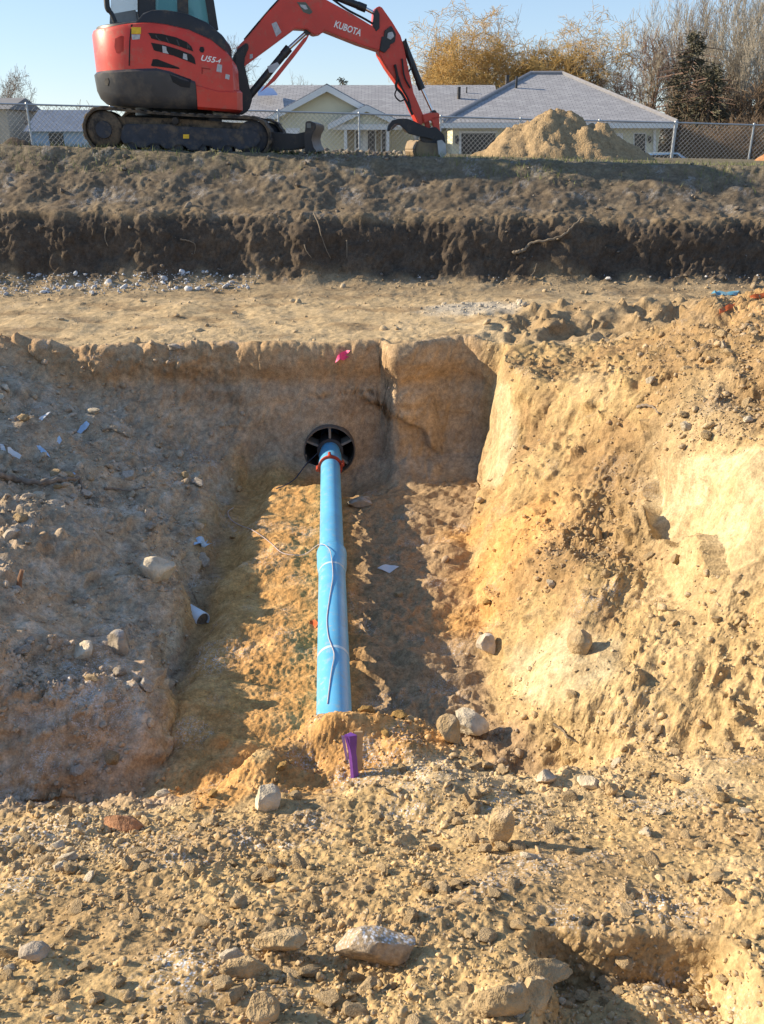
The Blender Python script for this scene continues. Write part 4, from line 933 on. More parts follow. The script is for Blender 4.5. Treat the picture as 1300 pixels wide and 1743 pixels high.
lay_on('fuel_door_line', poly_bm([(343, 115), (358, 117), (358, 119), (345, 117), (345, 126), (343, 126)], 1), bvb, mat('deep_red_line', (.28, .015, .010), .5, noise=.1), hood, .003)
lay_on('tie_down_hole', poly_bm([(180, 134), (184, 133), (186, 139), (184, 146), (180, 145), (178, 139)], 1), bvb, M_VENT, cw)
lay_on('cast_recess_shade', poly_bm([(288, 125), (305, 129), (325, 135), (323, 150), (308, 148), (294, 140)], 2), bvb, M_VENT, cw, .004)  # flat black piece painted in for the shade inside the casting

# boom, arm, cylinders, bucket
BP = [(400, 98), (404, 80), (422, 62), (454, 24), (477, -2), (498, -20), (525, -22), (556, 0), (600, 24), (638, 47), (657, 62), (661, 80), (650, 88), (610, 75), (552, 52), (546, 58), (535, 60), (522, 50), (502, 49), (470, 73), (413, 115), (405, 110)]
boom = slab('boom', BP, -.12, .14, M_RED, ex, .012)
slab('swing_bracket', [(398, 92), (408, 84), (418, 76), (416, 110), (425, 150), (430, 168), (424, 188), (412, 196), (402, 194), (398, 150)], -.22, .24, M_BLACKP, ex, .02)
slab('boom_pin_cover', [(402, 86), (420, 72), (424, 80), (416, 100), (404, 106)], -.16, .18, M_BLACKP, ex, .012)
def cyl(a, b_, r, t=0.0, n=16): return MB().tube([upl(*a, t), upl(*b_, t)], r, n)
def cylinder(p_a, p_mid, p_b, rb, rr, t):
    e = empty('hydraulic_cylinder', (0, 0, 0)); e.parent = ex; e.location = upl(*p_a, t) - Vector((CX, CY, gz))
    part('barrel', cyl(p_a, p_mid, rb, t), M_BLACKP, e); part('rod', cyl(p_mid, p_b, rr, t), M_CHROME, e)
    a, m_ = upl(*p_a, t), upl(*p_mid, t); d = (m_ - a).normalized(); part('gland', MB().tube([m_ - d * .10, m_ + d * .02], rb * 1.12, 16), M_BLACKP, e); part('end_eye', lathe(upl(*p_b, t) - E2 * .06, E2, [(0, .02), (0, rb * .9), (.12, rb * .9)], 16), M_BLACKP, e)
    return e
bc = cylinder((424, 164), (490, 84), (523, 54), .050, .026, -.02)
slab('guard', [(442, 158), (462, 134), (492, 96), (516, 66), (527, 58), (521, 70), (500, 98), (468, 138)], -.10, -.07, M_RED, bc, .004)
slab('hose_clamp', [(455, 113), (472, 106), (476, 111), (466, 124), (458, 124)], -.085, -.05, mat('pale_label', (.5, .52, .55), .5, noise=.2), bc, .003)
cylinder((520, -26), (620, 14), (641, 25), .046, .024, 0.0)
arm = slab('arm', [(638, 16), (643, 11), (649, 11), (668, 38), (682, 61), (688, 82), (696, 120), (704, 158), (721, 197), (720, 212), (713, 213), (700, 186), (689, 160), (674, 139), (658, 116), (645, 93), (641, 60), (636, 42)], -.10, .12, M_RED, ex, .012)
slab('joint_plate', [(655, 52), (666, 44), (674, 58), (672, 72), (660, 78), (652, 70)], -.135, -.10, M_BLACKP, arm, .006)
slab('joint_pin', [(660, 56), (668, 54), (671, 62), (665, 68), (659, 65)], -.15, -.135, M_GREY, arm, .004)
slab('boom_end_plate', [(650, 62), (662, 64), (664, 80), (655, 90), (646, 86)], -.145, .16, M_BLACKP, boom, .006)
slab('hose_plate', [(636, 24), (641, 14), (646, 24), (646, 48), (640, 54), (635, 44)], -.13, -.10, M_BLACKP, arm, .005)
cylinder((686, 70), (717, 150), (737, 193), .045, .020, -.02)
for pts, r in ([(672, 110), (676, 132), (674, 148), (684, 160), (694, 178), (702, 196)], .018), ([(676, 128), (684, 150), (694, 168), (699, 185)], .014), ([(676, 150), (672, 162), (680, 172), (688, 170)], .010), ([(690, 66), (694, 90), (700, 112), (696, 122)], .012), ([(684, 100), (688, 130), (698, 150)], .012):
    part('hose', MB().tube(catmull([upl(a, b_, -.14) for a, b_ in pts], 6), r, 8), M_HOSE, arm)
for pts, r in ([(561, 1), (590, 22), (620, 38), (640, 50)], .014), ([(410, 84), (428, 66), (455, 34), (482, 4), (500, -14)], .022), ([(416, 74), (436, 50), (460, 22), (486, -6)], .016):
    part('hose', MB().tube(catmull([upl(a, b_ - 3, -.02) + Vector((0, 0, .02)) for a, b_ in pts], 6), r, 8), M_HOSE, boom)
# bucket linkage, bucket and thumb
slab('link', [(719, 196), (732, 192), (747, 192), (749, 199), (744, 205), (730, 206), (722, 210)], -.14, .16, M_RED, ex, .01)
slab('link', [(733, 200), (747, 198), (749, 222), (744, 238), (737, 238), (739, 220)], -.14, -.08, M_RED, ex, .008)
slab('link', [(722, 204), (730, 204), (736, 232), (729, 234)], -.10, -.04, mat('dull_red', (.40, .05, .03), .6, noise=.2), ex, .008)
bk = empty('bucket', (0, 0, 0)); bk.parent = ex; bk.location = upl(735, 266, 0) - Vector((CX, CY, gz))
slab('bucket_ear', [(716, 222), (742, 216), (756, 230), (759, 246), (748, 250), (724, 246), (714, 238)], -.16, .20, M_BLACKP, bk, .01)
slab('bucket_shell', [(711, 238), (722, 243), (745, 244), (753, 246), (757, 258), (752, 268), (728, 270), (709, 268), (705, 256)], -.30, .34, M_STEELW, bk, .02)
slab('side_cutter', [(744, 240), (752, 238), (759, 246), (760, 262), (752, 270), (746, 262)], -.32, -.29, mat('bright_steel', (.42, .42, .42), .5, metal=.4, noise=.2), bk, .004)
for k in range(4):
    t = -.26 + k * .18; slab('tooth', [(704, 256), (711, 258), (713, 274), (707, 276)], t, t + .07, M_STEELW, bk, .006)
tb = slab('thumb', [(659, 223), (661, 213), (668, 205), (680, 202), (692, 202), (704, 206), (718, 213), (732, 219), (742, 228), (738, 238), (724, 234), (708, 231), (696, 228), (688, 220), (680, 211), (672, 211), (666, 217), (663, 224)], -.20, -.14, M_BLACKP, ex, .006)
slab('thumb_tine', [(663, 223), (668, 214), (678, 208), (692, 209), (706, 214), (722, 222), (720, 228), (700, 224), (688, 214), (676, 213), (669, 220)], .10, .16, mat('worn_tine', (.16, .15, .14), .6, metal=.3, noise=.2), tb, .006)
slab('thumb_web', [(686, 209), (706, 213), (728, 222), (730, 232), (706, 229), (694, 224)], -.14, .10, M_STEELW, tb, .006)
bvboom = bvh_of(boom)
lay_on('brand_lettering', text_bm('KUBOTA', (568, 46), (613, 62), 11.5), bvboom, M_WHITE, boom, .005)
lay_on('white_sticker', poly_bm([(462, 41), (470, 37), (479, 55), (470, 63)], 1), bvboom, M_GREY, boom, .004)
lay_on('round_sticker', poly_bm([(505, 4), (520, 4), (527, 13), (532, 21), (527, 25), (516, 21), (511, 13)], 2), bvboom, mat('dark_sticker', (.10, .11, .09), .5, noise=.2), boom, .004)
lay_on('sticker_print', poly_bm([(510, 8), (520, 9), (524, 16), (519, 17), (512, 12)], 1), bvboom, M_GREY, boom, .009)
lay_on('small_sticker', poly_bm([(425, 93), (430, 92), (430, 99), (425, 101)], 1), bvboom, M_GREY, boom, .004)

# ------------------------------------------------------------------ spoil pile by the fence
def heap_mesh(name, cx, cy, zb, w, d, h, seed, nu=110, nv=70, skirt=.25):
    u = np.linspace(-1, 1, nu)[None, :]; v = np.linspace(-1, 1, nv)[:, None]
    xs = cx + u * w + 0 * v; ys = cy + v * d + 0 * u
    r = np.sqrt((u * 1.0) ** 2 + (v * 1.0) ** 2)
    prof = lambda q: np.interp(q, [0, .10, .30, .55, .8, 1.0, 1.5], [1, .94, .72, .40, .14, 0, -.2])
    k = np.maximum(prof(r), (.82 * prof(np.sqrt(((u - .26) / .75) ** 2 + (v / .8 + .1) ** 2))))
    n = fbm(xs + seed, ys, 0 * xs, 4, 1.4) * .10 + .05 * (0.3 - np.abs(noise3(xs * 4 + seed, ys * 4, 0 * xs))) + .03 * noise3(xs * 10, ys * 10, 0 * xs + seed)
    zs = zb + h * (k + n * np.clip(1.2 - r, 0, 1) * 1.6)
    V = np.stack([xs, ys, zs], -1).reshape(-1, 3); ii = np.arange(nu * nv).reshape(nv, nu)
    Fq = np.stack([ii[:-1, :-1], ii[:-1, 1:], ii[1:, 1:], ii[1:, :-1]], -1).reshape(-1, 4)
    return mesh_np(name, V, Fq)
pk = at(952, 187, 22.0); pb = at(952, 276, 22.0); wl = at(790, 272, 22.0); wr = at(1112, 272, 22.0)
M_HEAP = soil_material('heap_soil', False, (.36, .26, .15), bump=.9, scale=.3)
o = obj('dirt_pile', heap_mesh('dirt_pile', (wl.x + wr.x) / 2, 22.6, pb.z - .32, (wr.x - wl.x) * .70, 2.2, pk.z - pb.z + .36, 3.0), M_HEAP); own_origin(o)
tag(o, 'large pile of tan excavated dirt in front of the garage fence', 'dirt pile')
c = at(1315, 262, 24)
o = obj('dirt_pile', heap_mesh('dirt_pile', c.x + .2, 24.4, c.z - .45, .9, .9, .62, 9.0, 40, 30), soil_material('heap_soil_red', False, (.42, .22, .11), bump=.9, scale=.3)); own_origin(o)
tag(o, 'small reddish dirt pile at the right picture edge by the fence', 'dirt pile')
c = at(25, 243, 14.5)
o = obj('dirt_pile', heap_mesh('dirt_pile', c.x - .15, 14.9, c.z - .22, .55, .45, .30, 5.0, 50, 34), soil_material('heap_soil_dark', False, (.12, .095, .07), bump=.9, scale=.5)); own_origin(o)
tag(o, 'low dark dirt pile at the left picture edge beside the excavator', 'dirt pile')

# ------------------------------------------------------------------ ground beyond, to the horizon
b = MB()
XS = [-3000, -600, -126, 126, 600, 3000]; YSF = [39.6, 60, 120, 400, 3000]
V = [(x, y, .93 if y < 41 else .9) for y in YSF for x in XS]; nx = len(XS)
b.add(V, [(i * nx + j, i * nx + j + 1, (i + 1) * nx + j + 1, (i + 1) * nx + j) for i in range(len(YSF) - 1) for j in range(nx - 1)])
o = obj('far_ground', b.mesh('far_ground'), mat('far_grass', (.16, .15, .085), .95, noise=.3, nscale=.3)); o['kind'] = 'structure'

# ------------------------------------------------------------------ chain-link fence
posts = [(45, 178, 252), (188, 182, 254), (331, 186, 256), (473, 190, 257), (611, 194, 258), (750, 199, 262), (886, 203, 266), (1020, 206, 269), (1150, 209, 272), (1283, 213, 274), (1420, 217, 278), (-100, 174, 250)]
posts.sort()
fe = None; M_LINK = mat('chain_wire', (.30, .31, .32), .5, metal=.5, noise=.1)
def fY(px): return 30.0 + 3.0 * px / 1300
fb = at(650, 262, fY(650)); fe = empty('chain_link_fence', fb, 'galvanised chain link fence with round posts in front of the houses', 'fence')
tops = []; bots = []
for px, t, bt in posts:
    a = at(px, t, fY(px)); g = Vector((a.x, a.y, at(px, bt, fY(px)).z - .15)); tops.append(a); bots.append(g)
    r_ = .055 if px == 1150 else .034
    po = obj('post', lathe(g, (0, 0, 1), [(0, r_), ((a - g).z + .02, r_)], 10).mesh('post'), M_GALV, fe)
    obj('post_cap', lathe(g, (0, 0, 1), [((a - g).z + .02, r_ * 1.25), ((a - g).z + .05, r_ * 1.1), ((a - g).z + .075, .012)], 10).mesh('post_cap'), M_GALV, po)
for i in range(len(tops) - 1):
    obj('top_rail', MB().tube([tops[i], tops[i + 1]], .027, 8).mesh('top_rail'), M_GALV, fe)
    w = MB(); A, B, C_, D_ = bots[i] + Vector((0, 0, .12)), bots[i + 1] + Vector((0, 0, .12)), tops[i + 1], tops[i]
    L_ = (B - A).length; H_ = (D_ - A).z; st_ = .155
    def pt(u_, v_): return A + (B - A) * (u_ / L_) + Vector((0, 0, 1)) * (v_ * ((D_ - A).z * (1 - u_ / L_) + (C_ - B).z * (u_ / L_)) / H_)
    for sg in (1, -1):
        for k in np.arange(-H_, L_, st_):
            u0, v0, u1, v1 = k, 0, k + H_, H_
            if u0 < 0: v0 -= u0; u0 = 0
            if u1 > L_: v1 -= u1 - L_; u1 = L_
            if u1 - u0 < .02: continue
            p0, p1 = (pt(u0, v0), pt(u1, v1)) if sg > 0 else (pt(L_ - u0, v0), pt(L_ - u1, v1))
            w.tube([p0, p1], .0065, 3, caps=False)
    obj('wire_mesh', w.mesh('wire_mesh'), M_LINK, fe)

# ------------------------------------------------------------------ house
HG = .95
M_CREAM = mat('cream_siding', (.66, .63, .47), .8, noise=.06, nscale=1.5)
M_TRIM = mat('white_trim', (.74, .74, .72), .6, noise=.04, nscale=3)
M_DARKW = mat('dark_window', (.03, .035, .04), .15, noise=.1, spec=.6)
M_STONE = mat('tan_wall', (.34, .28, .18), .8, noise=.15, nscale=4)
def roof_mat():
    m, nt, b_ = nodes_mat('grey_shingle'); L = nt.links
    uv = nt.nodes.new('ShaderNodeUVMap'); br_ = nt.nodes.new('ShaderNodeTexBrick'); L.new(uv.outputs[0], br_.inputs['Vector'])
    br_.inputs['Scale'].default_value = 1; br_.inputs['Brick Width'].default_value = .36; br_.inputs['Row Height'].default_value = .16; br_.inputs['Mortar Size'].default_value = .012
    br_.inputs['Color1'].default_value = (.30, .30, .32, 1); br_.inputs['Color2'].default_value = (.40, .40, .42, 1); br_.inputs['Mortar'].default_value = (.15, .15, .16, 1)
    L.new(br_.outputs['Color'], b_.inputs['Base Color']); b_.inputs['Roughness'].default_value = .9
    bp = nt.nodes.new('ShaderNodeBump'); bp.inputs['Strength'].default_value = .6; bp.inputs['Distance'].default_value = .02; L.new(br_.outputs['Fac'], bp.inputs['Height']); bp.invert = True; L.new(bp.outputs[0], b_.inputs['Normal'])
    return m
M_ROOF = roof_mat()
hs_ = empty('house', (0, 47, HG), 'pale yellow house with grey shingle gables and a hipped garage roof', 'house')
def roof_plane(name, pts, parent=hs_, th=.12):
    """roof slope given by its corner points, with shingle coordinates along eave and slope"""
    pts = [Vector(p) for p in pts]; n = (pts[1] - pts[0]).cross(pts[2] - pts[1]).normalized()
    if n.z < 0: pts = pts[::-1]; n = -n
    mb = MB().prism(pts, n * -th); me = mb.mesh(name, 20)
    e = Vector((0, 0, 1)).cross(n); e = e.normalized() if e.length > .01 else Vector((1, 0, 0)); s_ = n.cross(e)
    uv = me.uv_layers.new(name='UVMap')
    for lp in me.loops: c_ = me.vertices[lp.vertex_index].co; uv.data[lp.index].uv = (c_.dot(e), c_.dot(s_))
    return obj(name, me, M_ROOF, parent)
def wallbox(name, a, b_, m=M_CREAM, parent=hs_, bevel=0): return obj(name, MB().box(a, b_).mesh(name, 30, bevel), m, parent)
# main volume: ridge along x
rl, rr_ = at(395, 141, 51.0), at(842, 149, 51.0); ridge_z = (rl.z + rr_.z) / 2
el = at(395, 203, 47.0); ez = at(650, 203, 47.0).z
mx0, mx1 = rl.x - 1.2, rr_.x
roof_plane('roof', [(mx0 - .4, 46.9, ez), (mx1, 46.9, ez), (mx1, 51, ridge_z), (mx0 - .4, 51, ridge_z)])
roof_plane('roof', [(mx0 - .4, 51, ridge_z), (mx1, 51, ridge_z), (mx1, 55.2, ez), (mx0 - .4, 55.2, ez)])
wallbox('wall', (mx0, 47.5, HG), (mx1, 54.5, ez - .10))
wallbox('gutter', (mx0 - .4, 46.78, ez - .16), (mx1, 46.90, ez - .02), M_TRIM)
# front gable wing
ga, gl, gr = at(557, 143, 44.6), at(444, 204, 44.6), at(668, 206, 44.6)
gz_ = (gl.z + gr.z) / 2 + .02; gy = 44.6
roof_plane('roof', [(gl.x - .15, gy - .4, gz_ - .12), (ga.x, gy - .4, ga.z), (ga.x, 50.2, ga.z), (gl.x - .15, 50.2, gz_ - .12)])
roof_plane('roof', [(gr.x + .15, gy - .4, gz_ - .12), (ga.x, gy - .4, ga.z), (ga.x, 50.2, ga.z), (gr.x + .15, 50.2, gz_ - .12)])
obj('gable_wall', MB().prism([(gl.x + .3, gy, HG), (gr.x - .3, gy, HG), (gr.x - .3, gy, gz_ - .05), (ga.x, gy, ga.z - .25), (gl.x + .3, gy, gz_ - .05)], (0, 2.9, 0)).mesh('gable_wall', 20), M_CREAM, hs_)
for sx in (gl.x - .15, gr.x + .15):
    obj('rake_board', MB().prism([(sx, gy - .44, gz_ - .40), (sx, gy - .44, gz_ - .16), (ga.x, gy - .44, ga.z - .06), (ga.x, gy - .44, ga.z - .34)], (0, .05, 0)).mesh('rake_board', 20), M_TRIM, hs_)
# porch gable
pa_, pl_, pr_ = at(624, 178, 43.2), at(562, 211, 43.2), at(688, 207, 43.2); py_ = 43.2; pz_ = (pl_.z + pr_.z) / 2
roof_plane('porch_roof', [(pl_.x - .1, py_ - .2, pz_ - .05), (pa_.x, py_ - .2, pa_.z), (pa_.x, 47, pa_.z), (pl_.x - .1, 47, pz_ - .05)])
roof_plane('porch_roof', [(pr_.x + .1, py_ - .2, pz_ - .05), (pa_.x, py_ - .2, pa_.z), (pa_.x, 47, pa_.z), (pr_.x + .1, 47, pz_ - .05)])
for sx in (pl_.x - .1, pr_.x + .1):
    obj('porch_rake', MB().prism([(sx, py_ - .24, pz_ - .32), (sx, py_ - .24, pz_ - .08), (pa_.x, py_ - .24, pa_.z - .04), (pa_.x, py_ - .24, pa_.z - .30)], (0, .05, 0)).mesh('porch_rake', 20), M_TRIM, hs_)
obj('porch_gable', MB().prism([(pl_.x + .3, py_, pz_ - .05), (pr_.x - .3, py_, pz_ - .05), (pa_.x, py_, pa_.z - .22)], (0, .15, 0)).mesh('porch_gable', 20), M_CREAM, hs_)
def tri_px(name, pts, Y, m, th=.08, parent=hs_): return obj(name, MB().prism([at(a, b_, Y) for a, b_ in pts], (0, th, 0)).mesh(name, 20), m, parent)
wallbox('porch_beam', (pl_.x + .1, py_ - .05, pz_ - .30), (pr_.x - .1, py_ + .12, pz_ - .06), M_TRIM)
for px in (588, 660): q = at(px, 230, 43.3); wallbox('porch_post', (q.x - .07, 43.22, HG), (q.x + .07, 43.36, pz_ - .30), M_TRIM, bevel=.01)
tri_px('entry_wall', [(590, 212), (657, 212), (657, 320), (590, 320)], 44.5, M_STONE, .05)
dr = tri_px('front_door', [(603, 221), (624, 221), (624, 300), (603, 300)], 44.42, M_TRIM, .06); tri_px('door_glass', [(606, 224), (612, 224), (612, 252), (606, 252)], 44.39, M_DARKW, .02, dr)
wd = tri_px('window', [(624, 221), (640, 221), (640, 275), (624, 275)], 44.40, M_TRIM, .05); tri_px('pane', [(626, 223), (638, 223), (638, 272), (626, 272)], 44.37, M_DARKW, .02, wd)
wd = tri_px('window', [(648, 219), (657, 219), (657, 262), (648, 262)], 44.40, M_TRIM, .05); tri_px('pane', [(650, 221), (656, 221), (656, 260), (650, 260)], 44.37, M_DARKW, .02, wd)
wd = tri_px('window', [(486, 218), (510, 218), (510, 262), (486, 262)], 44.55, M_TRIM, .05); tri_px('pane', [(488, 221), (508, 221), (508, 262), (488, 262)], 44.52, M_WHITE, .02, wd)
# garage wing with hipped roof
hy0, hy1, hym = 42.5, 54.5, 48.5
ha, hb = at(903, 126, hym), at(957, 126, hym); e0, e1 = at(752, 207, hy0), at(1152, 210, hy0); gez = (e0.z + e1.z) / 2; hz_ = (ha.z + hb.z) / 2
x0, x1 = e0.x, e1.x
roof_plane('hip_roof', [(x0, hy0, gez), (x1, hy0, gez), (hb.x, hym, hz_), (ha.x, hym, hz_)])
roof_plane('hip_roof', [(x1, hy0, gez), (x1, hy1, gez), (hb.x, hym, hz_)]); roof_plane('hip_roof', [(x0, hy1, gez), (x0, hy0, gez), (ha.x, hym, hz_)])
roof_plane('hip_roof', [(x1, hy1, gez), (x0, hy1, gez), (ha.x, hym, hz_), (hb.x, hym, hz_)])
M_CAP = mat('ridge_cap', (.26, .26, .28), .9, noise=.15, nscale=5)
for a, b_ in (((x0, hy0, gez), ha), ((x1, hy0, gez), hb), (ha, hb)): obj('ridge_cap', MB().tube([Vector(a) + Vector((0, 0, .05)), Vector(b_) + Vector((0, 0, .05))], .085, 6).mesh('ridge_cap'), M_CAP, hs_)
wallbox('garage_wall', (x0 + .55, hy0 + .6, HG), (x1 - .55, hy1 - .6, gez - .14))
wallbox('fascia', (x0 - .02, hy0 - .10, gez - .24), (x1 + .02, hy0 - .01, gez - .03), M_TRIM)
wallbox('soffit', (x0 + .02, hy0 + .01, gez - .22), (x1 - .02, hy0 + .62, gez - .18), M_TRIM)
gyw = hy0 + .58
gd = tri_px('garage_door', [(785, 227), (843, 227), (843, 320), (785, 320)], gyw, M_DARKW, .03)
for k in range(3): tri_px('door_rail', [(785, 240 + k * 18), (843, 240 + k * 18), (843, 241.5 + k * 18), (785, 241.5 + k * 18)], gyw - .03, M_BLACKP, .02, gd)
tri_px('door_trim', [(781, 223), (847, 223), (847, 227), (781, 227)], gyw - .05, M_TRIM, .04); tri_px('door_trim', [(781, 227), (785, 227), (785, 320), (781, 320)], gyw - .05, M_TRIM, .04)
lt = tri_px('wall_lamp', [(775, 232), (779, 230), (781, 238), (779, 246), (775, 244)], gyw - .14, M_BLACKP, .12)
gd2 = tri_px('garage_door', [(870, 227), (1060, 227), (1060, 320), (870, 320)], gyw, M_WHITE, .03)
for k in range(3): tri_px('door_rail', [(870, 240 + k * 18), (1060, 240 + k * 18), (1060, 241.5 + k * 18), (870, 241.5 + k * 18)], gyw - .03, M_GREY, .02, gd2)
wd = tri_px('window', [(1078, 226), (1100, 226), (1100, 262), (1078, 262)], gyw - .02, M_TRIM, .05); tri_px('pane', [(1080, 228), (1098, 228), (1098, 260), (1080, 260)], gyw - .05, M_DARKW, .02, wd)
tri_px('wall_lamp', [(1103, 232), (1107, 231), (1109, 240), (1105, 244)], gyw - .12, M_BLACKP, .10)
tri_px('downspout', [(1112, 214), (1116, 214), (1116, 300), (1112, 300)], gyw - .08, M_TRIM, .08)
# roof furniture
for px, y0, y1, Y, w in ((780, 148, 186, 49.3, .09), (793, 148, 182, 50.0, .035), (863, 128, 136, 47.4, .10), (879, 130, 138, 46.6, .06)):
    a = at(px, y1, Y); t = at(px, y0, Y); obj('vent_pipe', lathe(a - Vector((0, 0, .3)), (0, 0, 1), [(0, w), ((t - a).z + .3, w)], 10).mesh('vent_pipe'), M_BLACKP, hs_)
sk0 = at(440, 168, 48.3); tri = [at(440, 168, 48.6), at(473, 167, 48.6), at(466, 158, 49.4), at(440, 152, 49.8)]
obj('skylight', MB().prism([p + Vector((0, -.25, .12)) for p in tri], (0, .06, .06)).mesh('skylight', 30), mat('blue_roof_sheet', (.14, .22, .42), .4, noise=.1), hs_)
# small buildings at far left
def shed(px0, px1, py0, py1, Y, wm, rm, label, roof_h):
    a = at(px0, py0, Y); b_ = at(px1, py0, Y); e = empty('shed', (a.x, Y, HG), label, 'shed'); wz = a.z
    obj('wall', MB().box((a.x, Y, HG), (b_.x, Y + 5, wz)).mesh('wall', 30), wm, e)
    rz = at(px0, py0 - roof_h, Y).z
    obj('roof', MB().prism([(a.x - .3, Y - .3, wz), (a.x - .3, Y + 2.5, rz + .5), (a.x - .3, Y + 5.3, wz)], (b_.x - a.x + .6, 0, 0)).mesh('roof', 20), rm, e)
    ww = at((px0 + px1) / 2, py0 + 12, Y); obj('window', MB().box((ww.x - .4, Y - .04, ww.z - .5), (ww.x + .4, Y + .02, ww.z + .3)).mesh('window'), M_DARKW, e)
shed(52, 140, 224, 262, 52, mat('pale_blue_wall', (.30, .42, .58), .7, noise=.1, nscale=2), mat('slate_blue_roof', (.12, .16, .24), .7, noise=.15, nscale=2), 'blue walled shed with a slate blue roof behind the left fence', 22)
shed(-70, 10, 186, 262, 55, mat('beige_wall', (.50, .42, .33), .8, noise=.1, nscale=2), mat('grey_roof', (.22, .22, .23), .8, noise=.1, nscale=2), 'beige house end at the left picture edge behind the fence', 6)
# parked car behind the fence
cp = at(1122, 262, 37.0); cz = HG + .15
M_CARP = mat('pale_blue_car_paint', (.40, .55, .70), .25, noise=.04, coat=.6)
car = empty('parked_car', (cp.x, 37.6, cz), 'pale blue parked car seen just over the ground behind the pile', 'car')
prof = [(-2.1, .35), (-2.05, .75), (-1.2, .92), (-.6, 1.42), (.7, 1.46), (1.5, 1.0), (2.05, .92), (2.15, .4)]
rz = cp.z + .05 - 1.46
obj('body', MB().prism([(cp.x + a, 36.8, rz + b_) for a, b_ in prof], (0, 1.7, 0)).mesh('body', 30, .08), M_CARP, car)
obj('side_window', MB().prism([(cp.x + a, 36.775, rz + b_) for a, b_ in [(-1.0, .98), (-.55, 1.36), (.65, 1.40), (1.2, 1.02)]], (0, .03, 0)).mesh('side_window', 30), M_DARKW, car)
for wx in (-1.35, 1.35): obj('wheel', lathe((cp.x + wx, 36.74, rz + .34), (0, 1, 0), [(0, .18), (0, .33), (.2, .33)], 20).mesh('wheel'), M_RUBBER, car)

# ------------------------------------------------------------------ trees
def seg_mesh(name, segs):
    """tapered prisms for (p0, p1, r0, r1) segments"""
    big = [s_ for s_ in segs if s_[2] > .05]; small = [s_ for s_ in segs if s_[2] <= .05]; Vs = []; Fs = []; k = 0
    for grp, n in ((big, 6), (small, 3)):
        if not grp: continue
        A = np.array([s_[0] for s_ in grp]); B = np.array([s_[1] for s_ in grp]); r0 = np.array([s_[2] for s_ in grp]); r1 = np.array([s_[3] for s_ in grp])
        d = B - A; d /= np.maximum(np.linalg.norm(d, axis=1, keepdims=True), 1e-6)
        h = np.where(np.abs(d[:, 2:3]) < .9, np.array([[0, 0, 1.]]), np.array([[1., 0, 0]])); a = np.cross(d, h); a /= np.linalg.norm(a, axis=1, keepdims=True); b_ = np.cross(d, a)
        q = np.arange(n) * 2 * math.pi / n
        off = a[:, None, :] * np.cos(q)[None, :, None] + b_[:, None, :] * np.sin(q)[None, :, None]
        V = np.concatenate([A[:, None] + off * r0[:, None, None], B[:, None] + off * r1[:, None, None]], 1)
        m_ = len(grp); base = k + np.arange(m_)[:, None, None] * 2 * n; j = np.arange(n)
        Fq = np.stack([j, (j + 1) % n, n + (j + 1) % n, n + j], -1)[None] + base
        Vs.append(V.reshape(-1, 3)); Fs.append(Fq.reshape(-1, 4)); k += m_ * 2 * n
    return mesh_np(name, np.concatenate(Vs), np.concatenate(Fs))
def grow(seed, H, trunk_r, stems=1, up=.6, levels=4, kids=(7, 5, 5, 4), droop=0.0, spread=.75, r_min=.012, lean=.1, start=.25):
    rg = np.random.default_rng(seed); trunk = []; crown = []
    def branch(p, d, L, r, lv):
        n = 6 if lv == 0 else 4; pts = [p]; dirs = []
        for i in range(n):
            d = d + rg.normal(size=3) * (.07 if lv == 0 else .16); d[2] += (up * .10 if lv < 3 else up * .04) - droop * .28 * (lv >= 2); d /= np.linalg.norm(d)
            p = p + d * L / n; pts.append(p); dirs.append(d.copy())
        for i in range(n):
            ra = max(r_min, r * (1 - .82 * i / n)); rb = max(r_min, r * (1 - .82 * (i + 1) / n))
            (trunk if lv == 0 else crown).append((pts[i], pts[i + 1], ra, rb))
        if lv + 1 >= levels: return
        k = kids[min(lv, len(kids) - 1)]
        for c_ in range(k):
            f = start + (1 - start) * (c_ + rg.random()) / k if lv == 0 else .15 + .85 * (c_ + rg.random()) / k
            i = min(n - 1, int(f * n)); q = pts[i] + (pts[i + 1] - pts[i]) * (f * n - i)
            t = dirs[i]; side = rg.normal(size=3); side -= t * side.dot(t); side /= np.linalg.norm(side)
            nd = t * (1 - spread * .6) + side * spread + np.array([0, 0, up * .35]); nd /= np.linalg.norm(nd)
            branch(q, nd, L * (.62 - .22 * f if lv == 0 else .55) * (.7 + .5 * rg.random()), r * (1 - .75 * f) * .62, lv + 1)
    for s_ in range(stems):
        a = 2 * math.pi * s_ / max(1, stems) + rg.random(); l_ = lean * (1.6 if stems > 1 else .5)
        d = np.array([math.cos(a) * l_, math.sin(a) * l_, 1.0]); d /= np.linalg.norm(d)
        branch(np.array([.12 * math.cos(a) * (stems > 1), .12 * math.sin(a) * (stems > 1), -.2]), d, H * (.85 + .2 * rg.random()), trunk_r, 0)
    return seg_mesh('trunk', trunk), seg_mesh('crown', crown)
M_TWIG = mat('grey_brown_twig', (.20, .155, .12), .9, noise=.25, nscale=2)
M_TWIGR = mat('reddish_twig', (.20, .13, .10), .9, noise=.25, nscale=2)
M_TWIGW = mat('pale_bark', (.36, .32, .26), .9, noise=.3, nscale=2)
M_GOLD = mat('golden_willow_twig', (.54, .36, .13), .85, noise=.2, nscale=1.5)
M_BRUSH = mat('brown_brush', (.17, .12, .08), .95, noise=.3, nscale=2)
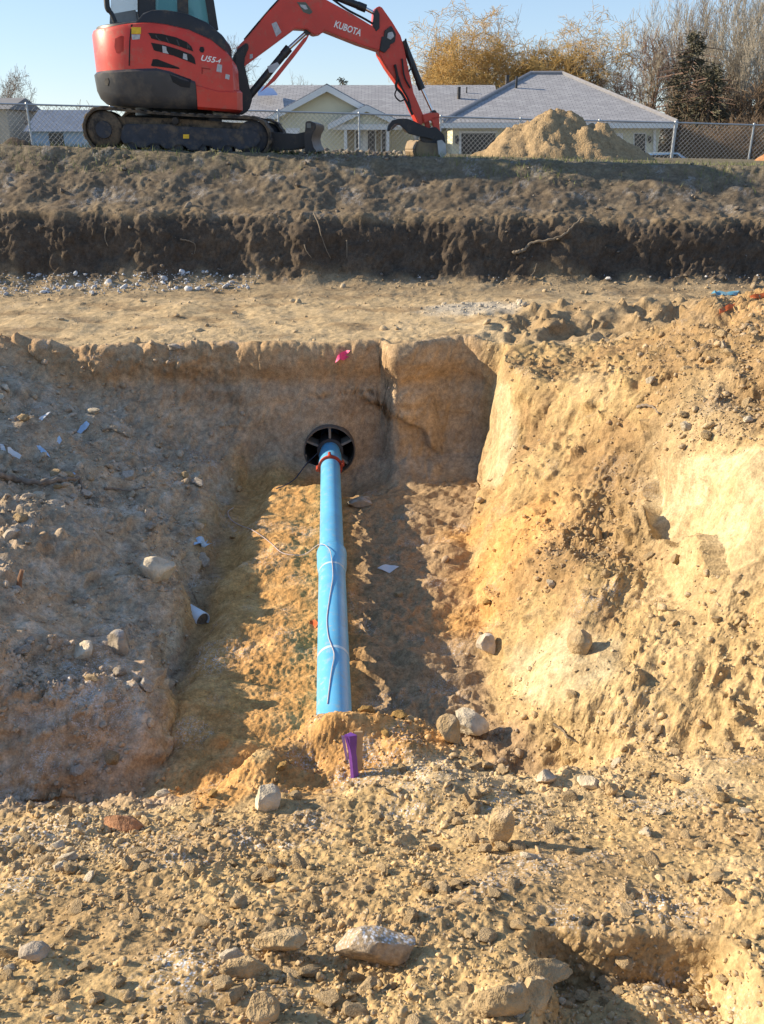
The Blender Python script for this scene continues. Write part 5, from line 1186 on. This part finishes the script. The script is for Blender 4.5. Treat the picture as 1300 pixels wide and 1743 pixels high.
kinds = {
    'bare': grow(21, 9, .16, 1, .6, 5, (9, 6, 5, 4), 0, .7, .016), 'bare2': grow(34, 9, .14, 3, .7, 5, (7, 5, 5, 4), 0, .62, .016),
    'willow': grow(55, 9, .22, 2, .6, 5, (11, 8, 7, 7), .35, .85, .013), 'poplar': grow(77, 14, .26, 4, 1.0, 5, (8, 5, 4, 4), 0, .45, .020, .22, .2),
    'shrub': grow(91, 3, .05, 7, .7, 4, (7, 6, 5), 0, .6, .012, .35, .1)}
def place_tree(kind, name, px, base_py, top_py, Y, mt, mc, label, group, rot=0, wide=1.0, part_t='trunk', part_c='crown'):
    tm, cm = kinds[kind]
    foot = at(px, base_py, Y); foot.z = HG; top = at(px, top_py, Y)
    zmax = max(v.co.z for v in cm.vertices) if kind not in TOPS else TOPS[kind]; TOPS[kind] = zmax
    sc_ = (top.z - HG) / zmax
    e = empty(name, foot, label, 'shrub' if 'shrub' in name else 'tree', group); e.rotation_euler.z = rot; e.scale = (sc_ * wide, sc_ * wide, sc_)
    for nm, me, m_ in ((part_t, tm, mt), (part_c, cm, mc)):
        key = (kind, nm, m_.name)
        if key not in MESHES: m2 = me.copy(); m2.materials.clear(); m2.materials.append(m_); MESHES[key] = m2
        o_ = bpy.data.objects.new(nm, MESHES[key]); COL.objects.link(o_); o_.parent = e
TOPS = {}; MESHES = {}
GT = 'bare trees behind the houses'
place_tree('willow', 'willow_tree', 790, 270, 35, 62, M_TWIG, M_GOLD, 'golden twigged willow, its lower left crown over the roof ridge', GT, .3, 1.45)
place_tree('willow', 'willow_tree', 850, 270, -8, 64, M_TWIG, M_GOLD, 'tallest golden twigged willow, left of the hip roof ridge', GT, 2.1, 1.2)
place_tree('willow', 'willow_tree', 915, 270, 5, 63, M_TWIG, M_GOLD, 'golden twigged willow right behind the hip roof ridge', GT, 4.4, 1.15)
place_tree('willow', 'willow_tree', 965, 270, 60, 62, M_TWIG, M_GOLD, 'small dull golden willow at the right end of the willow row', GT, 1.2, 1.2)
place_tree('bare', 'bare_tree', 765, 270, 40, 66, M_TWIG, M_TWIG, 'thin grey bare tree left of the golden willows', GT, 1.1, .7)
place_tree('bare2', 'bare_tree', 860, 270, 5, 70, M_TWIG, M_TWIG, 'tall bare tree rising behind the golden willows', GT, 4.0, .8)
place_tree('bare', 'bare_tree', 975, 270, 62, 63, M_TWIG, M_BRUSH, 'brown bushy bare tree just right of the willows', GT, 2.6, 1.0)
place_tree('bare2', 'bare_tree', 1035, 270, 75, 60, M_TWIGR, M_TWIGR, 'reddish bare tree above the right slope of the hip roof', GT, .6, 1.0)
place_tree('bare', 'bare_tree', 1090, 270, 40, 64, M_TWIGR, M_TWIGR, 'reddish bare tree left of the dark conifer', GT, 3.4, .9)
place_tree('bare2', 'bare_tree', 1000, 270, 70, 72, M_TWIG, M_TWIG, 'faint bare tree behind the brown bushy one', GT, 5.2, 1.1)
place_tree('poplar', 'poplar_tree', 1205, 272, -70, 56, M_TWIGW, M_TWIGW, 'pale barked poplar with several stems right of the conifer', GT, .2, .8)
place_tree('poplar', 'poplar_tree', 1262, 272, -90, 54, M_TWIGW, M_TWIGW, 'pale barked poplar second from the right picture edge', GT, 1.9, .8)
place_tree('poplar', 'poplar_tree', 1330, 272, -60, 57, M_TWIGW, M_TWIGW, 'pale barked poplar at the right picture edge', GT, 3.1, .9)
place_tree('poplar', 'poplar_tree', 1120, 272, -40, 66, M_TWIGW, M_TWIGW, 'pale barked poplar behind and left of the dark conifer', GT, 5.0, .8)
place_tree('poplar', 'poplar_tree', 1235, 272, -110, 60, M_TWIGW, M_TWIGW, 'tallest pale barked poplar rising between its neighbours on the right', GT, 2.5, .9)
place_tree('poplar', 'poplar_tree', 1180, 272, -40, 63, M_TWIG, M_TWIG, 'grey brown poplar just right of the conifer tip', GT, 3.9, .8)
place_tree('bare', 'bare_tree', 1150, 272, 10, 70, M_TWIG, M_TWIG, 'tall grey bare tree behind the dark conifer', GT, .9, .8)
place_tree('bare2', 'bare_tree', 18, 262, 118, 62, M_TWIG, M_TWIG, 'small bare tree at the left edge over the beige house', GT, 1.0, .9)
place_tree('bare', 'bare_tree', 48, 262, 108, 60, M_TWIG, M_TWIG, 'small bare tree just right of the beige house end', GT, 2.0, .7)
place_tree('bare', 'bare_tree', 408, 262, 55, 75, M_TWIG, M_TWIG, 'bare tree seen between the excavator body and its boom', GT, 2.9, .6)
place_tree('bare2', 'bare_tree', 445, 262, 105, 80, M_TWIG, M_TWIG, 'low bare tree under the excavator boom, above the roof', GT, .4, .7)
place_tree('bare2', 'bare_tree', 505, 262, 118, 80, M_TWIG, M_TWIG, 'faint low bare tree peeking over the main roof ridge', GT, 1.4, .9)
GS = 'leafless shrubs behind the fence'
for i, (px, tp, Y, lab) in enumerate([(112, 176, 58, 'brown leafless shrub over the blue shed roof'), (138, 168, 60, 'brown leafless shrub just left of the excavator track'), (70, 190, 64, 'pale leafless shrub left of the blue shed'),
                                      (1165, 196, 44, 'brown leafless shrub beside the garage corner'), (1200, 185, 46, 'brown leafless shrub under the conifer'), (1238, 190, 45, 'brown leafless shrub under the pale poplars'), (1275, 180, 47, 'brown leafless shrub near the right picture edge'), (1310, 186, 45, 'brown leafless shrub at the right picture edge'),
                                      (1120, 170, 60, 'dark leafless shrub behind the garage roof corner'), (1060, 175, 62, 'dark leafless shrub over the hip roof slope'), (1255, 95, 52, 'tall brown leafless shrub between the pale poplars'), (1190, 110, 54, 'tall brown leafless shrub right of the conifer'), (1300, 90, 55, 'tall brown leafless shrub behind the last poplar')]):
    place_tree('shrub', 'leafless_shrub', px, 262, tp, Y, M_BRUSH, M_TWIGR if px < 160 else M_BRUSH, lab, GS, i * 1.3, 1.35, 'stems', 'crown')
# conifer: drooping boughs of needle sprays round a trunk
def conifer(name, px, top_py, Y, wide, label, seed, dens=1.0):
    rg = np.random.default_rng(seed); f = at(px, 262, Y); f.z = HG; H = at(px, top_py, Y).z - HG
    e = empty(name, f, label, 'tree', 'evergreen trees behind the houses')
    obj('trunk', MB().tube([f + Vector((0, 0, -.2)), f + Vector((0, 0, H * .97))], [.16, .03], 8).mesh('trunk'), M_TWIG, e)
    V = []; nb_ = int(120 * dens)
    for k in range(nb_):
        h = H * (.06 + .93 * (k / nb_) ** .9); L = wide * (1 - h / H) ** .8 * (.6 + .6 * rg.random()) + .15; a = rg.random() * 6.283
        for j in range(int(16 + 10 * L)):
            t = rg.random() ** .7; c_ = np.array([math.cos(a) * L * t, math.sin(a) * L * t, h - .22 * L * t * t + .04 * rg.normal()]) + rg.normal(size=3) * .09
            d = np.array([math.cos(a), math.sin(a), -.25]) + rg.normal(size=3) * .55; d /= np.linalg.norm(d); s_ = np.cross(d, rg.normal(size=3)); s_ /= np.linalg.norm(s_)
            l_, w_ = .16 + .12 * rg.random(), .035
            V += [c_ - s_ * w_, c_ + s_ * w_, c_ + d * l_ + s_ * w_ * .3, c_ + d * l_ - s_ * w_ * .3]
    V = np.array(V) + np.array(f)[None]; Fq = np.arange(len(V)).reshape(-1, 4)
    tw = [(np.array(f) + [0, 0, hh_], np.array(f) + [math.cos(a_) * L_, math.sin(a_) * L_, hh_ - .15 * L_], .03, .012) for hh_, a_, L_ in [(H * (.05 + .85 * rg.random()), rg.random() * 6.283, wide * .7 * rg.random() + .4) for _ in range(130)]]
    obj('boughs', seg_mesh('boughs', tw), M_TWIGR, e)
    me = mesh_np('crown', V, Fq); obj('crown', me, mat('dark_needles', (.085, .080, .052), .85, noise=.4, nscale=1.5), e)
conifer('conifer_tree', 1158, 52, 53, 2.6, 'dark green conifer standing right of the garage', 4, 1.3)
conifer('conifer_tree', 1195, 110, 51, 2.0, 'lower dark conifer tucked against the taller one', 6, 1.0)
conifer('conifer_tree', 585, 132, 75, 1.0, 'tip of a green conifer over the main roof ridge', 8, .6)

# ------------------------------------------------------------------ stones and clods
def ico(sub):
    bm = bmesh.new(); bmesh.ops.create_icosphere(bm, subdivisions=sub, radius=1.0)
    V = np.array([v.co[:] for v in bm.verts], np.float32); Fq = np.array([[v.index for v in f.verts] for f in bm.faces], np.int32); bm.free(); return V, Fq
def rock_shape(V, seed, cuts=7, rough=.16, squash=(1, 1, .75)):
    rg = np.random.default_rng(seed); V = V.copy()
    for _ in range(cuts):                      # flat broken faces
        n = rg.normal(size=3); n /= np.linalg.norm(n); d = .42 + .40 * rg.random(); k = V @ n; over = np.maximum(k - d, 0); V -= over[:, None] * n[None] * .92
    o_ = rg.random(3) * 50
    V = V * (1 + rough * fbm(V[:, 0] + o_[0], V[:, 1] + o_[1], V[:, 2] + o_[2], 3, 1.6))[:, None]
    if len(V) > 100: V = V * (1 + .035 * noise3(V[:, 0] * 7 + o_[0], V[:, 1] * 7, V[:, 2] * 7) + .02 * noise3(V[:, 0] * 16, V[:, 1] * 16 + o_[1], V[:, 2] * 16))[:, None]
    return (V * np.array(squash)[None]).astype(np.float32)
I1, I2, I3, I4 = ico(1), ico(2), ico(3), ico(4)
STONE_M = {'tan': soil_material('tan_stone', False, (.46, .34, .195), rnd=.15, scale=.12, bump=.6, frosty=.12), 'grey': soil_material('grey_stone', False, (.42, .36, .29), rnd=.25, scale=.12, bump=.5, frosty=.35),
           'pale': soil_material('pale_stone', False, (.56, .48, .36), rnd=.15, scale=.12, bump=.5, frosty=.1), 'dark': soil_material('dark_clod', False, (.15, .115, .085), rnd=.25, scale=.12, bump=.6, frosty=.25),
           'sand': soil_material('sandy_clod', False, (.46, .29, .11), rnd=.15, scale=.12, bump=.6), 'white': soil_material('white_chunk', False, (.52, .53, .55), rnd=.2, scale=.12, bump=.4, frosty=.3), 'red': soil_material('reddish_stone', False, (.40, .22, .13), rnd=.1, scale=.12, bump=.5)}
# notable single rocks
def hero(px, py, wpx, hpx, seed, m, label, tilt=0.0, cuts=9, depth=.8, frosty=None, base_py=None):
    p, n = ground_at(px, base_py or py); d = math.hypot(p.x, p.y, p.z - ZC); sc = d / FPX * .98
    V, Fq = I4 if wpx > 60 else I3
    V = rock_shape(V, seed, cuts + 4, .09, (1, depth, 1)); e = (V.max(0) - V.min(0)) / 2; V = V / e[None]
    hw, ha_ = wpx * sc / 2, hpx * sc / 2; el = math.asin(min(.95, (ZC - p.z) / d))
    hd = min(hw * depth, .72 * ha_ / math.sin(el)); hh = math.sqrt(max(ha_ ** 2 - (hd * math.sin(el)) ** 2, (.35 * ha_) ** 2)) / math.cos(el)
    depth = hd / hw
    V = V * np.array([hw, hd, hh * 1.15]); c_, s_ = math.cos(tilt), math.sin(tilt)
    V = np.stack([V[:, 0] * c_ - V[:, 2] * s_, V[:, 1], V[:, 0] * s_ + V[:, 2] * c_], -1)
    me = mesh_np('rock', V, Fq); me.set_sharp_from_angle(angle=R(30)); me.materials.append(m)
    o = bpy.data.objects.new('rock', me); COL.objects.link(o); o.location = p + Vector((0, hd * .5, hh * .62)); return tag(o, label, 'rock')
FR = soil_material('frosty_rock', False, (.40, .31, .21), scale=.9, bump=.6, frosty=1.0)
hero(640, 1612, 128, 66, 13, FR, 'large frost covered rock in the centre foreground', .12, 15, .9, base_py=1640)
hero(848, 1417, 40, 56, 5, STONE_M['tan'], 'upright tan block of hard soil casting a long shadow, right of centre', -.05, 10, .8, base_py=1440)
hero(797, 1232, 66, 44, 8, STONE_M['pale'], 'pale wedge shaped boulder at the right end of the sand mound', -.35, 7, .9, base_py=1250)
hero(765, 1241, 42, 46, 9, STONE_M['tan'], 'rounded brown boulder touching the pale wedge shaped one', 0, 5, .9, base_py=1262)
hero(270, 962, 58, 46, 12, STONE_M['pale'], 'sunlit blocky rock on the edge of the left ledge', -.2, 8, .9, base_py=985)
hero(210, 1400, 66, 30, 15, STONE_M['red'], 'orange tan flat rock at the left brink of the pit', 0, 6, .9, base_py=1412)
hero(613, 857, 44, 18, 17, STONE_M['grey'], 'flat grey slab on the floor right below the casing', .1, 8, .9, base_py=862)
hero(450, 1356, 46, 40, 19, STONE_M['pale'], 'smooth pale rock at the front foot of the sand mound', .1, 5, .9, base_py=1372)
hero(831, 1097, 32, 34, 23, STONE_M['grey'], 'round grey stone at the edge of the sandy patch', 0, 4, .9, base_py=1112)
hero(990, 1090, 44, 36, 25, STONE_M['tan'], 'squarish tan rock halfway up the right bank', 0, 9, .9, base_py=1106)
hero(1004, 1331, 34, 26, 27, STONE_M['pale'], 'pale oblong stone left of a small upright one on the lower right', 0, 6, .9, base_py=1342)
hero(1037, 1342, 20, 26, 29, STONE_M['tan'], 'small upright stone right beside the pale oblong one', 0, 6, .9, base_py=1352)
hero(930, 1320, 36, 30, 31, STONE_M['grey'], 'grey brown rock with a shadow left of the pale oblong stone', .1, 7, .9, base_py=1332)
hero(912, 1700, 64, 46, 33, STONE_M['tan'], 'big rounded clod at the bottom edge, right of the frosty rock', 0, 6, .9, base_py=1718)
hero(905, 1660, 108, 36, 35, STONE_M['tan'], 'long flat clod lying behind the bottom edge clods', .05, 7, .7, base_py=1672)
hero(855, 1708, 80, 46, 37, STONE_M['tan'], 'broad clod at the bottom edge left of the rounded one', -.05, 6, .9, base_py=1725)
hero(440, 1726, 50, 44, 43, STONE_M['tan'], 'tan clod with a frosty right side at the bottom edge', -.2, 8, .9, base_py=1740)
hero(480, 1606, 84, 36, 45, STONE_M['tan'], 'wide low clod left of the large frosty rock', .1, 6, .9, base_py=1622)
hero(420, 1644, 74, 34, 47, STONE_M['tan'], 'wide low clod in front of the one by the frosty rock', .15, 6, .9, base_py=1660)
hero(60, 1622, 44, 30, 49, STONE_M['grey'], 'lone frosty stone at the far left of the foreground', .1, 6, .9, base_py=1634)
hero(204, 1098, 36, 38, 51, STONE_M['grey'], 'rounded brown grey boulder on the shaded left bank', 0, 5, .9, base_py=1112)
hero(141, 1110, 40, 28, 53, STONE_M['pale'], 'pale rock left of the rounded boulder on the shaded bank', .15, 6, .9, base_py=1120)
hero(16, 905, 32, 22, 55, STONE_M['grey'], 'flat grey stone at the left picture edge below the branch', .1, 6, .9, base_py=914)

# scatter: many clods, the three hundred that show largest stand alone, the rest is a mass
rgS = np.random.default_rng(99)
X, Y, Z = P[..., 0], P[..., 1], P[..., 2]
W_, Hh = nr - 1, ncn
vis = (PXf > -60) & (PXf < 1360) & (PYf > 230) & (PYf < 1790) & (DDf > .5)
den = np.zeros(X.shape)
clus = ss(-.25, .45, fbm(X, Y, Z, 2, 1.9))
den += m_near * (.75 + 1.5 * clus) + m_left * (.4 + 2.2 * clus ** 1.5) + m_right * (1 - o_chalk) * (.25 + 1.1 * clus + 2.2 * o_rub) + m_floor * (1 - m_sand) * .10 + m_sand * .05 + m_wall * .03 + m_bench * (.12 + .35 * clus + 2.2 * gm) + m_cut * .25 + m_slope * .35 * (Y < 12.3)
base_band = m_upper * ss(1.45, 1.25, Z); den += base_band * 1.5
for pl in ([(0, 690), (120, 700), (230, 760), (330, 790), (300, 830), (180, 850), (0, 890)], [(0, 1380), (330, 1390), (300, 1450), (0, 1500)], [(700, 1230), (860, 1220), (900, 1330), (830, 1380), (690, 1300)], [(880, 1230), (1130, 1200), (1180, 1330), (1080, 1350), (900, 1290)], [(880, 910), (1000, 880), (1080, 960), (960, 1010)], [(1100, 690), (1300, 680), (1300, 760), (1130, 760)], [(860, 1640), (1300, 1640), (1300, 1760), (800, 1760)], [(350, 1560), (720, 1560), (720, 1743), (350, 1743)]):
    den += 1.6 * outline(pl, 25, 30) * m_pit
wband = outline([(-60, 470), (120, 466), (300, 458), (440, 468), (430, 496), (-60, 504)], 6, 12) * (Y > 9)
cband = outline([(480, 252), (720, 254), (700, 276), (480, 272)], 6, 8) * (Y > 11)
den += 7 * wband + 5 * cband + 1.2 * outline([(560, 470), (1300, 466), (1300, 500), (560, 500)], 8, 12) * (Y > 9)
den *= vis & (N1[..., 2] > .12)
# pixel-area weighting keeps the density even on the surface as seen
den = np.nan_to_num(den); pr = den.ravel() / den.sum()
NS = 26000
pick = rgS.choice(len(pr), NS, p=pr)
reg_f = np.zeros(X.size, np.int8); reg_f[:] = reg.ravel()
dd_ = np.sqrt((Pf[pick] ** 2 * [1, 1, 0]).sum(1) + (Pf[pick, 2] - ZC) ** 2)
spx = 3.0 * (1 + rgS.pareto(2.3, NS)); spx = np.minimum(spx, 24)                  # size as it shows
near_f = np.interp(Pf[pick, 1], [1.2, 2.5, 5, 9, 12], [1.35, 1.0, .85, .62, .5]); spx = spx * near_f * np.where(m_left.ravel()[pick] > .5, 1.2, 1.0)
rad = spx * .5 * dd_ / FPX * 1.05
rad = np.minimum(rad, np.interp(Pf[pick, 1], [1, 3, 8, 12], [.035, .05, .09, .12]))
def stone_kind(i, r_):
    k = reg_f[i]; s_ = m_sand.ravel()[i] > .5; bb = base_band.ravel()[i] > .4; g = gm.ravel()[i] > .4
    if wband.ravel()[i] > .5 and r_ < .75: return 'white'
    if k == 6: return 'white' if bb and r_ < .32 else 'dark'
    if k == 7: return 'dark' if r_ < .7 else 'grey'
    if g: return 'pale'
    if s_: return 'sand'
    if k in (1, 2, 4): return 'grey' if r_ < .5 else ('pale' if r_ < .7 else 'tan')
    if k == 3: return 'tan' if r_ < .9 else 'pale'
    return 'tan' if r_ < .93 else 'pale'
rk = rgS.random(NS); kinds_s = np.array([stone_kind(i, r_) for i, r_ in zip(pick, rk)])
order = np.argsort(-spx); single = order[:300]; rest = order[300:]
SH2 = [rock_shape(I2[0], 300 + k, 6, .2, (1, .9, .8)) for k in range(10)]; SH3 = [rock_shape(I3[0], 400 + k, 9, .26, (1, .85, .78)) for k in range(12)]; SH1 = [rock_shape(I1[0], 500 + k, 2, .22, (1, .9, .8)) for k in range(10)]
cache = {}
for i in single:
    kd = kinds_s[i]; v = int(rgS.integers(12)); key = (kd, v)
    if key not in cache:
        me = mesh_np('stone', SH3[v], I3[1]); me.set_sharp_from_angle(angle=R(32)); me.materials.append(STONE_M[kd]); cache[key] = me
    o = bpy.data.objects.new('stone', cache[key]); COL.objects.link(o); o.parent = GROUND[REG_NAMES[reg_f[pick[i]]]]
    r_ = float(rad[i]); o.scale = (r_ * (.8 + .6 * rgS.random()), r_ * (.7 + .5 * rgS.random()), r_ * (.55 + .5 * rgS.random()))
    o.rotation_euler = (rgS.normal() * .35, rgS.normal() * .35, rgS.random() * 6.28)
    o.location = Vector((Pf[pick[i]] + Nf[pick[i]] * r_ * .3).tolist())
def rots(n):
    q = rgS.normal(size=(n, 4)); q /= np.linalg.norm(q, axis=1, keepdims=True); w, x, y, z = q.T
    return np.stack([np.stack([1 - 2 * (y * y + z * z), 2 * (x * y - z * w), 2 * (x * z + y * w)], -1), np.stack([2 * (x * y + z * w), 1 - 2 * (x * x + z * z), 2 * (y * z - x * w)], -1), np.stack([2 * (x * z - y * w), 2 * (y * z + x * w), 1 - 2 * (x * x + y * y)], -1)], 1)
def mass(name, ids, label, parent=None):
    """one joined mass of small stones; each keeps its own soil colour"""
    Vs, Fs, Cs = [], [], []; k = 0
    for big in (True, False):
        sel = np.array([i for i in ids if (spx[i] > 6.5) == big]); base, Fq = (SH2, I2[1]) if big else (SH1, I1[1])
        if not len(sel): continue
        for v in range(10):
            s_ = sel[v::10]
            if not len(s_): continue
            Rm = rots(len(s_)); B = base[v]; V = np.einsum('nij,nvj->nvi', Rm, B[None] * (.55 + .8 * rgS.random((len(s_), 1, 3)))) * rad[s_][:, None, None]
            V = V * np.array([1, 1, .85]) + (Pf[pick[s_]] + Nf[pick[s_]] * (rad[s_] * .25)[:, None])[:, None]
            cols = np.array([STONE_C[kinds_s[i]] for i in s_]) * (.8 + .4 * rgS.random((len(s_), 1)))
            own = np.array([kinds_s[i] in ('white', 'dark') for i in s_])[:, None]; cols = np.where(own, cols, .7 * Cf[pick[s_]] * (.9 + .35 * rgS.random((len(s_), 1))) + .3 * cols)
            Vs.append(V.reshape(-1, 3)); Fs.append((Fq[None] + (np.arange(len(s_)) * len(B))[:, None, None] + k).reshape(-1, 3)); k += len(s_) * len(B)
            Cs.append(np.repeat(cols, len(B), 0))
    me = mesh_np(name, np.concatenate(Vs), np.concatenate(Fs)); C_ = np.concatenate(Cs)
    ca = me.attributes.new('soil', 'FLOAT_COLOR', 'POINT'); ca.data.foreach_set('color', np.c_[C_, np.ones(len(C_))].astype(np.float32).ravel())
    fa = me.attributes.new('frost', 'FLOAT', 'POINT'); fa.data.foreach_set('value', (rgS.random(len(C_)) * .35).astype(np.float32))
    me.materials.append(M_SOIL)
    o = bpy.data.objects.new(name, me); COL.objects.link(o); tag(o, label, 'stones', kind='stuff')
STONE_C = {'tan': (.42, .31, .175), 'grey': (.44, .38, .31), 'pale': (.54, .46, .34), 'dark': (.14, .11, .08), 'sand': (.46, .29, .11), 'white': (.52, .53, .55), 'red': (.4, .22, .13)}
rg_rest = reg_f[pick[rest]]
mass('loose_stones', rest[np.isin(rg_rest, [0])], 'small clods and pebbles littering the sunlit near ground')
mass('loose_stones', rest[np.isin(rg_rest, [1, 2, 4])], 'small grey stones on the shaded left bank and trench floor')
mass('loose_stones', rest[np.isin(rg_rest, [3])], 'crumbly clods spread over the sunlit right bank')
mass('loose_stones', rest[np.isin(rg_rest, [5])], 'gravel and crumbs on the middle bench')
mass('loose_stones', rest[np.isin(rg_rest, [6, 7])], 'dark crumbs and white chunks along the cut bank')
# thin grass on the upper edge
gsel = np.argwhere((m_slope > .5) & (Y > 11.2) & (Y < 16) & (np.abs(PXf - 650) < 720))
gs = gsel[rgS.choice(len(gsel), 5200)]
gx_ = P[gs[:, 0], gs[:, 1]]; dens = ss(-.1, .5, fbm(gx_[:, 0], gx_[:, 1], gx_[:, 2], 2, 1.0) + .5 * np.exp(-((gx_[:, 0] + 3.2) / 1.1) ** 2)); gx_ = gx_[rgS.random(len(gx_)) < .15 + .85 * dens]
n_ = len(gx_); aa = rgS.random(n_) * 6.28; ll = .035 + .06 * rgS.random(n_); side = np.stack([np.cos(aa), np.sin(aa), 0 * aa], -1) * .004; tip = np.stack([rgS.normal(size=n_) * .5, rgS.normal(size=n_) * .5, 1 + 0 * aa], -1) * ll[:, None]
V = np.stack([gx_ - side, gx_ + side, gx_ + tip * .6 + side * .6, gx_ + tip], 1).reshape(-1, 3)
me = mesh_np('grass', V, np.arange(len(V)).reshape(-1, 4)); me.materials.append(mat('dry_grass', (.17, .19, .07), .9, noise=.4, nscale=2))
o = bpy.data.objects.new('grass', me); COL.objects.link(o); tag(o, 'sparse short grass along the upper edge of the cut', 'grass', kind='stuff')
